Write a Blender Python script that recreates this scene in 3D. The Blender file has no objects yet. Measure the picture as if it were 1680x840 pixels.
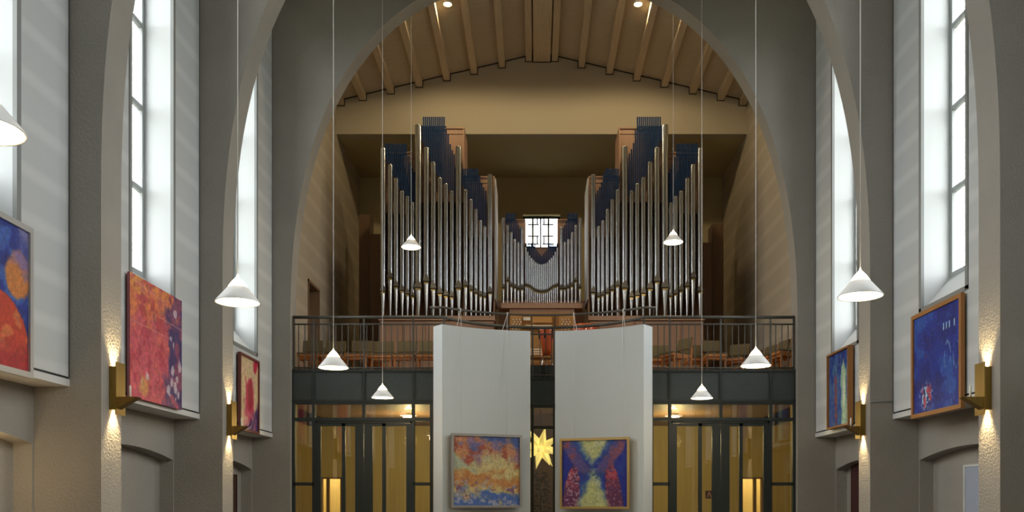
import bpy, bmesh, math, random
import numpy as np
from mathutils import Vector, Matrix

random.seed(7)
SC = bpy.context.scene
COL = SC.collection
F, VX, VY = 1450.0, 878.0, 826.0          # focal length and vanishing point in photo pixels
CX, EYE = -0.163, 1.5                     # camera position (nave axis is X = 0, looks along +Y)


def PX(x, Y):
    return CX + (x - VX) / F * Y


def PZ(y, Y):
    return EYE + (VY - y) / F * Y


# ------------------------------------------------------------------ camera
cam = bpy.data.cameras.new('camera')
cam.sensor_width = 36
cam.lens = 36 * F / 1680
cam.shift_x = (840 - VX) / 1680
cam.shift_y = (VY - 420) / 1680
cam.clip_end = 300
cam_o = bpy.data.objects.new('camera', cam)
cam_o.location = (CX, 0, EYE)
cam_o.rotation_euler = (math.pi / 2, 0, 0)
COL.objects.link(cam_o)
SC.camera = cam_o

# ------------------------------------------------------------------ world and exposure
world = bpy.data.worlds.new('overcast_sky')
SC.world = world
world.use_nodes = True
bgn = world.node_tree.nodes['Background']
bgn.inputs[0].default_value = (0.95, 0.98, 1.0, 1)
bgn.inputs[1].default_value = 10.0
SC.view_settings.view_transform = 'Standard'
SC.view_settings.look = 'None'
SC.view_settings.exposure = 0.25
SC.view_settings.gamma = 1.0
SC.view_settings.use_curve_mapping = False


def light(name, kind, loc, energy, color, rot=(0, 0, 0), **kw):
    l = bpy.data.lights.new(name, kind)
    l.energy = energy
    l.color = color
    for k, v in kw.items():
        setattr(l, k, v)
    o = bpy.data.objects.new(name, l)
    o.location = loc
    o.rotation_euler = rot
    COL.objects.link(o)
    return o


# ------------------------------------------------------------------ materials
def mat(name, col, rough=0.6, metal=0.0, col2=None, scale=4.0, stretch=(1, 1, 1), mixf=0.5,
        bump=0.0, bscale=60.0, bdist=0.01, emit=None, estr=0.0, coat=0.0):
    m = bpy.data.materials.new(name)
    m.use_nodes = True
    nt = m.node_tree
    p = nt.nodes['Principled BSDF']
    p.inputs['Roughness'].default_value = rough
    p.inputs['Metallic'].default_value = metal
    p.inputs['Base Color'].default_value = (*col, 1)
    if coat:
        p.inputs['Coat Weight'].default_value = coat
    geo = nt.nodes.new('ShaderNodeNewGeometry')
    if col2 is not None:
        mp = nt.nodes.new('ShaderNodeMapping')
        mp.inputs['Scale'].default_value = stretch
        nt.links.new(geo.outputs['Position'], mp.inputs['Vector'])
        n = nt.nodes.new('ShaderNodeTexNoise')
        n.inputs['Scale'].default_value = scale
        n.inputs['Detail'].default_value = 5
        nt.links.new(mp.outputs[0], n.inputs['Vector'])
        r = nt.nodes.new('ShaderNodeValToRGB')
        r.color_ramp.elements[0].position = 0.3
        r.color_ramp.elements[1].position = 0.7
        r.color_ramp.elements[0].color = (*col, 1)
        r.color_ramp.elements[1].color = (*col2, 1)
        nt.links.new(n.outputs[0], r.inputs[0])
        nt.links.new(r.outputs[0], p.inputs['Base Color'])
    if bump:
        n2 = nt.nodes.new('ShaderNodeTexNoise')
        n2.inputs['Scale'].default_value = bscale
        n2.inputs['Detail'].default_value = 4
        nt.links.new(geo.outputs['Position'], n2.inputs['Vector'])
        b = nt.nodes.new('ShaderNodeBump')
        b.inputs['Strength'].default_value = bump
        b.inputs['Distance'].default_value = bdist
        nt.links.new(n2.outputs[0], b.inputs['Height'])
        nt.links.new(b.outputs[0], p.inputs['Normal'])
    if emit is not None:
        p.inputs['Emission Color'].default_value = (*emit, 1)
        p.inputs['Emission Strength'].default_value = estr
    return m


def banded(name, c1, c2, period, bump=0.15):
    """faint soft bands by height between two close colours"""
    m = mat(name, c1, 0.75, bump=bump, bscale=45, bdist=0.006)
    nt = m.node_tree
    p = nt.nodes['Principled BSDF']
    geo = next(n for n in nt.nodes if n.type == 'NEW_GEOMETRY')
    sep = nt.nodes.new('ShaderNodeSeparateXYZ')
    nt.links.new(geo.outputs['Position'], sep.inputs[0])
    mu = nt.nodes.new('ShaderNodeMath'); mu.operation = 'MULTIPLY'
    mu.inputs[1].default_value = 2 * math.pi / period
    nt.links.new(sep.outputs['Z'], mu.inputs[0])
    sn = nt.nodes.new('ShaderNodeMath'); sn.operation = 'SINE'
    nt.links.new(mu.outputs[0], sn.inputs[0])
    mr = nt.nodes.new('ShaderNodeMapRange')
    mr.inputs[1].default_value = 0.3
    mr.inputs[2].default_value = 1.0
    nt.links.new(sn.outputs[0], mr.inputs[0])
    mx = nt.nodes.new('ShaderNodeMix'); mx.data_type = 'RGBA'
    mx.inputs[6].default_value = (*c1, 1)
    mx.inputs[7].default_value = (*c2, 1)
    nt.links.new(mr.outputs[0], mx.inputs[0])
    nt.links.new(mx.outputs[2], p.inputs['Base Color'])
    return m


def glass(name, refl, tint=(1, 1, 1)):
    m = bpy.data.materials.new(name)
    m.use_nodes = True
    nt = m.node_tree
    nt.nodes.remove(nt.nodes['Principled BSDF'])
    out = nt.nodes['Material Output']
    t = nt.nodes.new('ShaderNodeBsdfTransparent'); t.inputs[0].default_value = (*tint, 1)
    g = nt.nodes.new('ShaderNodeBsdfGlossy'); g.inputs['Roughness'].default_value = 0.0
    fr = nt.nodes.new('ShaderNodeFresnel'); fr.inputs[0].default_value = 1.5
    gb = nt.nodes.new('ShaderNodeNewGeometry')          # thin pane: same reflectance from both faces
    io = nt.nodes.new('ShaderNodeMapRange')
    io.inputs[3].default_value = 1.5; io.inputs[4].default_value = 1 / 1.5
    nt.links.new(gb.outputs['Backfacing'], io.inputs[0])
    nt.links.new(io.outputs[0], fr.inputs[0])
    ad = nt.nodes.new('ShaderNodeMath'); ad.operation = 'ADD'; ad.inputs[1].default_value = refl
    nt.links.new(fr.outputs[0], ad.inputs[0])
    mx = nt.nodes.new('ShaderNodeMixShader')
    nt.links.new(ad.outputs[0], mx.inputs[0])
    nt.links.new(t.outputs[0], mx.inputs[1])
    nt.links.new(g.outputs[0], mx.inputs[2])
    nt.links.new(mx.outputs[0], out.inputs[0])
    return m


def paint_mat(name):
    m = mat(name, (1, 1, 1), 0.55, bump=0.4, bscale=90, bdist=0.004)
    nt = m.node_tree
    a = nt.nodes.new('ShaderNodeVertexColor')
    a.layer_name = 'paint'
    nt.links.new(a.outputs[0], nt.nodes['Principled BSDF'].inputs['Base Color'])
    return m


M = dict(
    plaster=mat('grey_plaster', (0.29, 0.275, 0.243), 0.9, col2=(0.33, 0.312, 0.276), scale=1.2, bump=0.55, bscale=42, bdist=0.02),
    panel=banded('white_wall_paint', (0.50, 0.522, 0.515), (0.57, 0.59, 0.58), 0.46),
    reveal=mat('white_reveal_paint', (0.50, 0.52, 0.515), 0.7, bump=0.15, bscale=40),
    ledge=mat('white_ledge_paint', (0.6, 0.6, 0.58), 0.6),
    shadow_gap=mat('dark_joint', (0.03, 0.03, 0.03), 0.8),
    organ_wall=banded('organ_bay_wall_paint', (0.40, 0.35, 0.27), (0.46, 0.41, 0.32), 0.5),
    gable=mat('gable_plaster', (0.47, 0.42, 0.32), 0.9, bump=0.2, bscale=50),
    niche=mat('niche_plaster', (0.50, 0.43, 0.25), 0.9, bump=0.2, bscale=50),
    floor=mat('stone_floor', (0.11, 0.085, 0.065), 0.4, col2=(0.15, 0.12, 0.09), scale=3),
    ceil=mat('ceiling_boards', (0.50, 0.43, 0.31), 0.7, col2=(0.58, 0.50, 0.37), scale=6, stretch=(0.4, 6, 1)),
    rafter=mat('rafter_wood', (0.56, 0.46, 0.32), 0.7, col2=(0.64, 0.54, 0.38), scale=5, stretch=(8, 0.4, 8)),
    winframe=mat('window_frame_white', (0.30, 0.32, 0.31), 0.5),
    trimgrey=mat('grey_window_trim', (0.22, 0.23, 0.22), 0.6),
    pane=glass('window_glass', 0.02),
    doorglass=glass('door_glass', 0.06, (0.97, 0.96, 0.92)),
    dark=mat('dark_green_steel', (0.022, 0.030, 0.028), 0.55),
    fascia=mat('dark_green_panel', (0.044, 0.055, 0.053), 0.6, col2=(0.054, 0.066, 0.063), scale=20),
    rail=mat('railing_steel', (0.085, 0.08, 0.068), 0.45, 0.3),
    screen=mat('white_screen_plaster', (0.60, 0.63, 0.60), 0.8, bump=0.12, bscale=80),
    screen_edge=mat('white_screen_edge', (0.70, 0.74, 0.73), 0.8),
    tin=mat('organ_pipe_tin', (0.58, 0.60, 0.62), 0.24, 1.0),
    lip=mat('pipe_lip_metal', (0.27, 0.25, 0.21), 0.45, 1.0),
    slot=mat('pipe_mouth_black', (0.02, 0.015, 0.01), 0.8),
    gold=mat('pipe_mouth_gold', (0.75, 0.55, 0.22), 0.3, 1.0),
    blue=mat('dark_blue_rods', (0.004, 0.030, 0.100), 0.95),
    owood=mat('organ_case_wood', (0.42, 0.25, 0.165), 0.5, col2=(0.47, 0.29, 0.19), scale=4, stretch=(6, 6, 0.4)),
    bwood=mat('old_brown_wood', (0.17, 0.10, 0.055), 0.6, col2=(0.2, 0.12, 0.065), scale=5, stretch=(6, 6, 0.4)),
    cwood=mat('console_wood', (0.45, 0.22, 0.06), 0.45, col2=(0.52, 0.27, 0.08), scale=4, stretch=(1, 4, 8)),
    seatwood=mat('chair_plywood', (0.58, 0.22, 0.055), 0.45, col2=(0.66, 0.27, 0.075), scale=6, stretch=(1, 8, 8)),
    cloth=mat('olive_upholstery', (0.13, 0.10, 0.048), 0.95, col2=(0.165, 0.125, 0.06), scale=60, bump=0.3, bscale=300, bdist=0.003),
    ivory=mat('ivory', (0.75, 0.62, 0.45), 0.5),
    paper=mat('paper', (0.8, 0.76, 0.66), 0.8),
    drumred=mat('orange_red_lacquer', (0.62, 0.10, 0.02), 0.3, coat=0.4),
    skin=mat('drum_skin', (0.7, 0.6, 0.45), 0.7),
    black=mat('black_metal', (0.015, 0.015, 0.015), 0.4, 0.5),
    chrome=mat('chrome', (0.7, 0.7, 0.7), 0.15, 1.0),
    brass=mat('brushed_brass', (0.40, 0.27, 0.08), 0.35, 1.0, col2=(0.30, 0.20, 0.05), scale=3, stretch=(20, 20, 1)),
    candle=mat('candle_wax', (0.85, 0.82, 0.72), 0.6),
    shade=mat('white_lamp_shade', (0.90, 0.90, 0.87), 0.4),
    glow=mat('lamp_glow', (1, 0.95, 0.85), 0.5, emit=(1.0, 0.80, 0.52), estr=14.0),
    glowcap=mat('lamp_cap_glow', (1, 0.95, 0.85), 0.5, emit=(1.0, 0.84, 0.58), estr=6.0),
    wire=mat('white_wire', (0.7, 0.7, 0.66), 0.5),
    spotglow=mat('spot_glow', (1, 0.9, 0.7), 0.5, emit=(1.0, 0.72, 0.32), estr=25.0),
    foyer=mat('ochre_foyer_wall', (0.60, 0.49, 0.22), 0.85, col2=(0.52, 0.42, 0.18), scale=3, stretch=(6, 6, 0.3)),
    foyer_in=mat('cream_room_wall', (0.80, 0.72, 0.48), 0.85),
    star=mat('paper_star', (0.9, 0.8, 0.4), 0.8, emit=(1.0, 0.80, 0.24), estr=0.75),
    leaf=mat('dark_plant_leaf', (0.05, 0.045, 0.02), 0.7),
    pot=mat('terracotta_pot', (0.25, 0.1, 0.05), 0.8),
    silver=mat('worn_silver_frame', (0.33, 0.31, 0.27), 0.45, 0.6),
    goldframe=mat('gold_frame', (0.48, 0.33, 0.12), 0.4, 0.7),
    woodframe=mat('oak_frame', (0.34, 0.15, 0.04), 0.5),
    mahogany=mat('dark_red_frame', (0.14, 0.035, 0.025), 0.5),
    palegrey=mat('pale_grey_frame', (0.42, 0.42, 0.40), 0.45, 0.4),
    canvas_edge=mat('canvas_edge', (0.30, 0.10, 0.12), 0.8),
    paint=paint_mat('oil_paint'),
    plate=mat('brown_sign_plate', (0.06, 0.02, 0.012), 0.5),
    plate_ink=mat('sign_symbol', (0.30, 0.20, 0.10), 0.5),
    bluegrey=mat('blue_grey_door_paint', (0.33, 0.38, 0.47), 0.6),
    darkred=mat('dark_red_cloth', (0.05, 0.012, 0.01), 0.9),
    lawn=mat('lawn', (0.16, 0.16, 0.12), 0.95),
)


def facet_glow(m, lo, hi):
    """paper lit from inside; facet shading is put into the glow by facing direction"""
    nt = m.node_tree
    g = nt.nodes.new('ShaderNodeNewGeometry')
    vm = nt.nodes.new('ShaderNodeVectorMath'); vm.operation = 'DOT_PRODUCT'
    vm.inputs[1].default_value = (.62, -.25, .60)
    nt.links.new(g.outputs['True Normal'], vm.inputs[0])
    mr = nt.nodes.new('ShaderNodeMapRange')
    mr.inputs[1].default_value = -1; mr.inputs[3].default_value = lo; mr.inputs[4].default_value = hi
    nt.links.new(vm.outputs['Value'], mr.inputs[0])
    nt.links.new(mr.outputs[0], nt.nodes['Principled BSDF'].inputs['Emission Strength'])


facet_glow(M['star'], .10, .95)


# ------------------------------------------------------------------ mesh helpers
class MB:
    def __init__(s):
        s.v, s.f, s.sm = [], [], []

    def face(s, idx, smooth=False):
        s.f.append(tuple(idx)); s.sm.append(smooth)

    def quad(s, a, b, c, d, smooth=False):
        i = len(s.v); s.v += [a, b, c, d]; s.face((i, i + 1, i + 2, i + 3), smooth); return s

    def box(s, x0, x1, y0, y1, z0, z1):
        x0, x1 = sorted((x0, x1)); y0, y1 = sorted((y0, y1)); z0, z1 = sorted((z0, z1))
        i = len(s.v)
        s.v += [(x0, y0, z0), (x1, y0, z0), (x1, y1, z0), (x0, y1, z0), (x0, y0, z1), (x1, y0, z1), (x1, y1, z1), (x0, y1, z1)]
        for q in ((0, 3, 2, 1), (4, 5, 6, 7), (0, 1, 5, 4), (1, 2, 6, 5), (2, 3, 7, 6), (3, 0, 4, 7)):
            s.face([i + k for k in q])
        return s

    def obox(s, o, u, v, w):
        """box from corner o with edge vectors u, v, w"""
        o, u, v, w = map(Vector, (o, u, v, w))
        if u.cross(v).dot(w) < 0:
            u, v = v, u
        i = len(s.v)
        for k in ((0, 0, 0), (1, 0, 0), (1, 1, 0), (0, 1, 0), (0, 0, 1), (1, 0, 1), (1, 1, 1), (0, 1, 1)):
            s.v.append(tuple(o + u * k[0] + v * k[1] + w * k[2]))
        for q in ((0, 3, 2, 1), (4, 5, 6, 7), (0, 1, 5, 4), (1, 2, 6, 5), (2, 3, 7, 6), (3, 0, 4, 7)):
            s.face([i + k for k in q])
        return s

    def prism(s, poly, axis, a, b):
        """poly: list of 2-D points; extruded along axis ('x','y','z') from a to b"""
        def P(p, t):
            return {'x': (t, p[0], p[1]), 'y': (p[0], t, p[1]), 'z': (p[0], p[1], t)}[axis]
        n = len(poly); i = len(s.v)
        s.v += [P(p, a) for p in poly] + [P(p, b) for p in poly]
        s.face(range(i, i + n)); s.face(range(i + 2 * n - 1, i + n - 1, -1))
        for k in range(n):
            s.face((i + k, i + n + k, i + n + (k + 1) % n, i + (k + 1) % n))
        return s

    def lathe(s, c, prof, seg=20, smooth=True, cap0=False, cap1=False):
        """prof: list of (r, z) around a vertical axis through c"""
        i = len(s.v); n = len(prof)
        for r, z in prof:
            for k in range(seg):
                a = 2 * math.pi * k / seg
                s.v.append((c[0] + r * math.cos(a), c[1] + r * math.sin(a), c[2] + z))
        for j in range(n - 1):
            for k in range(seg):
                k2 = (k + 1) % seg
                s.face((i + j * seg + k, i + j * seg + k2, i + (j + 1) * seg + k2, i + (j + 1) * seg + k), smooth)
        if cap0: s.face([i + k for k in range(seg - 1, -1, -1)])
        if cap1: s.face([i + (n - 1) * seg + k for k in range(seg)])
        return s

    def tube(s, pts, r, seg=8, smooth=True):
        pts = [Vector(p) for p in pts]; i = len(s.v); n = len(pts)
        for j, p in enumerate(pts):
            d = (pts[min(j + 1, n - 1)] - pts[max(j - 1, 0)]).normalized()
            a = d.cross(Vector((0, 0, 1)))
            if a.length < 1e-3: a = Vector((1, 0, 0))
            a.normalize(); b = d.cross(a)
            for k in range(seg):
                t = 2 * math.pi * k / seg
                s.v.append(tuple(p + a * (r * math.cos(t)) + b * (r * math.sin(t))))
        for j in range(n - 1):
            for k in range(seg):
                k2 = (k + 1) % seg
                s.face((i + j * seg + k, i + (j + 1) * seg + k, i + (j + 1) * seg + k2, i + j * seg + k2), smooth)
        s.face([i + k for k in range(seg)]); s.face([i + (n - 1) * seg + k for k in range(seg - 1, -1, -1)])
        return s

    def mesh(s, name, off=(0, 0, 0)):
        me = bpy.data.meshes.new(name)
        me.from_pydata([(x - off[0], y - off[1], z - off[2]) for x, y, z in s.v], [], s.f)
        me.polygons.foreach_set('use_smooth', s.sm)
        me.update()
        return me


def wloc(o):
    v = Vector((0, 0, 0))
    while o is not None:
        v += o.location; o = o.parent
    return v


def obj(name, mb, m, parent=None):
    """link mb (world coordinates) as one mesh object; a top-level one gets its origin at its base"""
    if parent is None:
        a = np.array(mb.v)
        off = Vector(((a[:, 0].min() + a[:, 0].max()) / 2, (a[:, 1].min() + a[:, 1].max()) / 2, a[:, 2].min()))
        loc = off
    else:
        off = wloc(parent); loc = Vector((0, 0, 0))
    me = mb.mesh(name, off)
    me.materials.append(M[m])
    o = bpy.data.objects.new(name, me)
    o.location = loc
    COL.objects.link(o)
    if parent is not None: o.parent = parent
    return o


def shared(name, me, loc, parent):
    o = bpy.data.objects.new(name, me)
    COL.objects.link(o)
    o.parent = parent
    o.location = Vector(loc) - wloc(parent)
    return o


def struct(name, mb, m, parent=None):
    o = obj(name, mb, m, parent)
    if parent is None: o['kind'] = 'structure'
    return o


def sroot(name, loc):
    o = bpy.data.objects.new(name, None)
    o.location = loc; o.empty_display_size = 0.1
    COL.objects.link(o)
    o['kind'] = 'structure'
    return o


def thing(name, label, cat, loc, group=None):
    o = bpy.data.objects.new(name, None)
    o.location = loc; o.empty_display_size = 0.1
    COL.objects.link(o)
    return tag(o, label, cat, group)


def tag(o, label, cat, group=None):
    o['label'] = label; o['category'] = cat
    if group: o['group'] = group
    return o


def copy_tree(o, parent=None):
    c = o.copy(); COL.objects.link(c)
    if parent is not None: c.parent = parent
    for ch in list(o.children): copy_tree(ch, c)
    return c


# ------------------------------------------------------------------ main dimensions
W = 4.73                                   # half clear width between the piers
XW, XL, XN, XO = 5.065, 5.44, 5.64, 5.62   # white upper wall, lower wall, back of the low niches
PIERS = [(2.10, 2.55), (5.69, 6.14), (9.30, 9.75), (12.91, 13.36), (16.48, 16.86)]
Y_START, Y_GABLE, Y_BACK = -1.5, 21.8, 24.7
Z_PANEL = EYE + 1.23                       # underside of the white wall panels
Z_SPRING, A_RISE, A_EXP = EYE + 3.25, 6.706, 2.4
Z_EAVE, Z_RIDGE = EYE + 9.94, EYE + 11.13
Z_BALC = EYE + 2.50                        # balcony floor
YB = 16.62                                 # front of the balcony
Z_F0 = EYE + 1.914                         # bottom of the balcony fascia


def ceil_z(x):
    return Z_RIDGE - (Z_RIDGE - Z_EAVE) * abs(x) / XW


# floor, ground and ceiling
struct('floor', MB().box(-7.2, 7.2, Y_START, 26, -0.2, 0), 'floor')
struct('ground', MB().box(-90, 90, -90, 110, -0.5, -0.25), 'lawn')
ce = sroot('ceiling', (0, 10, Z_RIDGE))
for s in (-1, 1):
    xo = 5.9
    mb = MB().prism([(0, Z_RIDGE), (s * xo, ceil_z(xo)), (s * xo, ceil_z(xo) + 0.2), (0, Z_RIDGE + 0.2)], 'y', Y_START - 0.1, Y_GABLE + 0.25)
    obj('ceiling_slope', mb, 'ceil', ce)
# lengthwise rafters over the organ bay
for x in [0.32, 0.98, 1.67, 2.34, 3.02, 3.72, 4.41, 4.95]:
    for s in (-1, 1):
        xx = s * x
        z = ceil_z(xx)
        obj('rafter', MB().prism([(xx - .075, ceil_z(xx - .075)), (xx + .075, ceil_z(xx + .075)), (xx + .075, z - 0.15), (xx - .075, z - 0.15)], 'y', 16.9, Y_GABLE), 'rafter', ce)
        obj('joint_strip', MB().box(xx - .095, xx + .095, Y_GABLE - .01, Y_GABLE, z - .17, z - .01), 'shadow_gap', ce)
obj('joint_strip', MB().box(-.23, .23, Y_GABLE - .01, Y_GABLE, Z_RIDGE - .26, Z_RIDGE - .02), 'shadow_gap', ce)
obj('ridge_beam', MB().box(-0.21, 0.21, 16.9, Y_GABLE, Z_RIDGE - 0.24, Z_RIDGE), 'rafter', ce)
# dark joint where the ceiling meets the gable wall
for s in (-1, 1):
    obj('joint_strip', MB().prism([(s * .35, ceil_z(.35) - .025), (s * 5.0, ceil_z(5.0) - .025), (s * 5.0, ceil_z(5.0) + .01), (s * .35, ceil_z(.35) + .01)], 'y', Y_GABLE - .012, Y_GABLE), 'shadow_gap', ce)


# ------------------------------------------------------------------ transverse arches on their piers
def arch_z(x):
    t = min(1.0, abs(x) / W)
    return Z_SPRING + A_RISE * (1 - t ** A_EXP) ** (1 / A_EXP)


prof = []
NA = 44
for k in range(NA + 1):
    a = math.pi / 2 * k / NA
    cx_ = math.cos(a) ** (2 / A_EXP); sz_ = math.sin(a) ** (2 / A_EXP)
    prof.append((W * cx_, Z_SPRING + A_RISE * sz_))
full = [(-x, z) for x, z in prof] + [(x, z) for x, z in prof[::-1][1:]]
for n, (y0, y1) in enumerate(PIERS, 1):
    mb = MB()
    for s in (-1, 1):
        mb.box(s * W, s * XO, y0, y1, 0, ceil_z(W) - 0.0)
    for (xa, za), (xb, zb) in zip(full[:-1], full[1:]):
        ca, cb = ceil_z(xa), ceil_z(xb)
        mb.quad((xa, y0, za), (xb, y0, zb), (xb, y0, cb), (xa, y0, ca))
        mb.quad((xb, y1, zb), (xa, y1, za), (xa, y1, ca), (xb, y1, cb))
    i = len(mb.v)
    for x, z in full:
        mb.v += [(x, y0, z), (x, y1, z)]
    for k in range(len(full) - 1):
        mb.face((i + 2 * k, i + 2 * k + 1, i + 2 * k + 3, i + 2 * k + 2), True)
    struct('wall_arch_%d' % n, mb, 'plaster')

# ------------------------------------------------------------------ side walls, bay by bay
ZO0, ZO1 = EYE + 2.605, EYE + 8.75          # window opening in the wall face
ZG0 = EYE + 3.05                            # bottom of the glazing, above the sloping sill
XG = XW + 0.40                              # glazing plane
bays = []
prev = Y_START
for (y0, y1) in PIERS:
    bays.append((prev, y0)); prev = y1
nwin = 0
for bi, (ya, yb) in enumerate(bays):
    wa, wb = ya + 0.92, yb - 0.90
    if bi == 0: wa = ya + 0.9
    for s, side in ((-1, 'left'), (1, 'right')):
        X = lambda v: s * v
        zt = Z_EAVE + 0.05
        mb = MB()
        mb.box(X(XW), X(XO), ya, wa, Z_PANEL + .10, zt)
        mb.box(X(XW), X(XO), wb, yb, Z_PANEL + .10, zt)
        mb.box(X(XW), X(XO), wa, wb, Z_PANEL + .10, ZO0)
        mb.box(X(XW), X(XO), wa, wb, ZO1, zt)
        wl = struct('wall_%s_%d' % (side, bi + 1), mb, 'panel')
        # white bottom ledge with the dark joint above it
        obj('ledge_board', MB().box(X(XW - .004), X(XO), ya, yb, Z_PANEL, Z_PANEL + .075), 'ledge', wl)
        obj('shadow_joint', MB().box(X(XW + .01), X(XO), ya, yb, Z_PANEL + .075, Z_PANEL + .10), 'shadow_gap', wl)
        obj('corner_joint', MB().box(X(XW - .003), X(XW + .02), yb - .018, yb, Z_PANEL + .10, zt).box(X(XW - .003), X(XW + .02), ya, ya + .018, Z_PANEL + .10, zt), 'shadow_gap', wl)
        # reveals and sloping sill
        rv = MB()
        rv.box(X(XW + .02), X(XG + .1), wb - .012, wb, ZO0, ZO1)
        rv.box(X(XW + .02), X(XG + .1), wa, wa + .012, ZO0, ZO1)
        rv.box(X(XW + .02), X(XG + .1), wa, wb, ZO1 - .012, ZO1)
        obj('window_reveal', rv, 'reveal', wl)
        obj('window_sill', MB().prism([(X(XW + .02), ZO0), (X(XO), ZO0), (X(XO), ZG0), (X(XG), ZG0), (X(XW + .02), ZO0 + .01)], 'y', wa + .012, wb - .012), 'reveal', wl)
        # thin grey frame round the opening
        fr = MB(); t = .07
        fr.box(X(XW - .012), X(XW + .03), wa - .01, wa + t - .01, ZO0 - .01, ZO1)
        fr.box(X(XW - .012), X(XW + .03), wb - t + .01, wb + .01, ZO0 - .01, ZO1)
        fr.box(X(XW - .012), X(XW + .03), wa - .01, wb + .01, ZO0 - .02, ZO0 + .035)
        fr.box(X(XW - .012), X(XW + .03), wa - .01, wb + .01, ZO1 - .05, ZO1 + .01)
        obj('opening_frame', fr, 'trimgrey', wl)
        # glazing
        nwin += 1
        win = sroot('window_%d' % nwin, (X(XG), (wa + wb) / 2, ZG0))
        ga, gb = wa + .012, wb - .012
        gt = ZO1 - .012
        fm = MB(); fw = .07
        fm.box(X(XG), X(XG + .07), ga, ga + fw, ZG0, gt)
        fm.box(X(XG), X(XG + .07), gb - fw, gb, ZG0, gt)
        fm.box(X(XG), X(XG + .07), ga + fw, gb - fw, ZG0, ZG0 + fw)
        fm.box(X(XG), X(XG + .07), ga + fw, gb - fw, gt - fw, gt)
        obj('window_frame', fm, 'winframe', win)
        ia, ib, iz0, iz1 = ga + fw, gb - fw, ZG0 + fw, gt - fw
        nc = max(2, round((ib - ia) / 0.34)); nr = 5
        bars = []
        for c in range(1, nc):
            y = ia + (ib - ia) * c / nc
            obj('mullion', MB().box(X(XG + .01), X(XG + .05), y - .020, y + .020, iz0, iz1), 'winframe', win)
        for r in range(1, nr):
            z = iz0 + (iz1 - iz0) * r / nr
            obj('glazing_bar', MB().box(X(XG + .005), X(XG + .055), ia, ib, z - .032, z + .032), 'winframe', win)
        pw, ph = (ib - ia) / nc, (iz1 - iz0) / nr
        pm = MB().box(-.003, .003, -pw / 2, pw / 2, -ph / 2, ph / 2).mesh('pane')
        pm.materials.append(M['pane'])
        for c in range(nc):
            for r in range(nr):
                shared('pane', pm, (X(XG + .03), ia + pw * (c + .5), iz0 + ph * (r + .5)), win)
        # sky portal of this window
        po = light('daylight_window', 'AREA', (X(XO + .02), (wa + wb) / 2, (ZG0 + gt) / 2), 1, (1, 1, 1),
                   (0, s * math.pi / 2, 0), shape='RECTANGLE', size=gt - ZG0, size_y=gb - ga)
        po.data.cycles.is_portal = True
        # lower wall with a shallow niche under a flat segmental arch
        mb = MB()
        na, nb = ya + 0.25, yb - 0.03
        zs, zc = EYE + .63, EYE + .76
        mb.box(X(XN), X(5.8), ya, yb, 0, Z_PANEL)
        if bi != 0:
            mb.box(X(XL), X(XN), ya, na, 0, Z_PANEL)
            mb.box(X(XL), X(XN), nb, yb, 0, Z_PANEL)
            pts = []
            for k in range(17):
                u = k / 16; pts.append((na + (nb - na) * u, zs + (zc - zs) * (1 - (2 * u - 1) ** 2)))
            for p, q in zip(pts[:-1], pts[1:]):
                mb.prism([p, q, (q[0], Z_PANEL), (p[0], Z_PANEL)], 'x', X(XL), X(XN))
        else:
            mb.box(X(XL), X(XN), ya, yb, 0, Z_PANEL)
        struct('wall_lower_%s_%d' % (side, bi + 1), mb, 'plaster')
struct('wall_altar', MB().box(-5.9, 5.9, Y_START - .3, Y_START, 0, Z_RIDGE + .1), 'plaster')

# ------------------------------------------------------------------ organ bay shell
for s, side in ((-1, 'left'), (1, 'right')):
    mb = MB()
    if s < 0:     # with the doorway to the stair
        d0, d1, dz = 19.05, 20.05, PZ(457, 19.05)
        mb.box(-XW, -5.9, 16.86, d0, Z_F0 + .06, Z_EAVE + .05)
        mb.box(-XW, -5.9, d1, Y_BACK, Z_F0 + .06, Z_EAVE + .05)
        mb.box(-XW, -5.9, d0, d1, dz, Z_EAVE + .05)
        mb.box(-XW, -5.9, d0, d1, Z_F0 + .06, Z_BALC)
    else:
        mb.box(XW, 5.9, 16.86, Y_BACK, Z_F0 + .06, Z_EAVE + .05)
    struct('wall_organ_%s' % side, mb, 'organ_wall')
dr = sroot('door_4', (-5.3, 19.55, Z_BALC))
obj('door_frame', MB().box(-XW + .02, -5.35, 19.05, 19.11, Z_BALC, PZ(457, 19.05)).box(-XW + .02, -5.35, 19.99, 20.05, Z_BALC, PZ(457, 19.05)).box(-XW + .02, -5.35, 19.05, 20.05, PZ(457, 19.05) - .06, PZ(457, 19.05)), 'bwood', dr)
obj('door_leaf', MB().box(-5.30, -5.35, 19.11, 19.99, Z_BALC, PZ(457, 19.05) - .06), 'organ_wall', dr)
obj('door_handle', MB().tube([(-5.30, 19.2, Z_BALC + 1.05), (-5.25, 19.2, Z_BALC + 1.05), (-5.25, 19.32, Z_BALC + 1.05)], .012), 'chrome', dr)
ZN = PZ(220, Y_GABLE)                      # lintel of the organ niche
mb = MB().prism([(-XW, ZN), (XW, ZN), (XW, Z_EAVE), (0, Z_RIDGE), (-XW, Z_EAVE)], 'y', Y_GABLE, Y_GABLE + .25)
struct('wall_gable', mb, 'gable')
struct('ceiling_niche', MB().box(-XW - .2, XW + .2, Y_GABLE + .25, Y_BACK + .3, ZN, ZN + .2), 'niche')
bw0, bw1 = PX(858, Y_BACK), PX(919, Y_BACK)
bz1, bz0 = PZ(352, Y_BACK), PZ(352, Y_BACK) - 1.6
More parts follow.
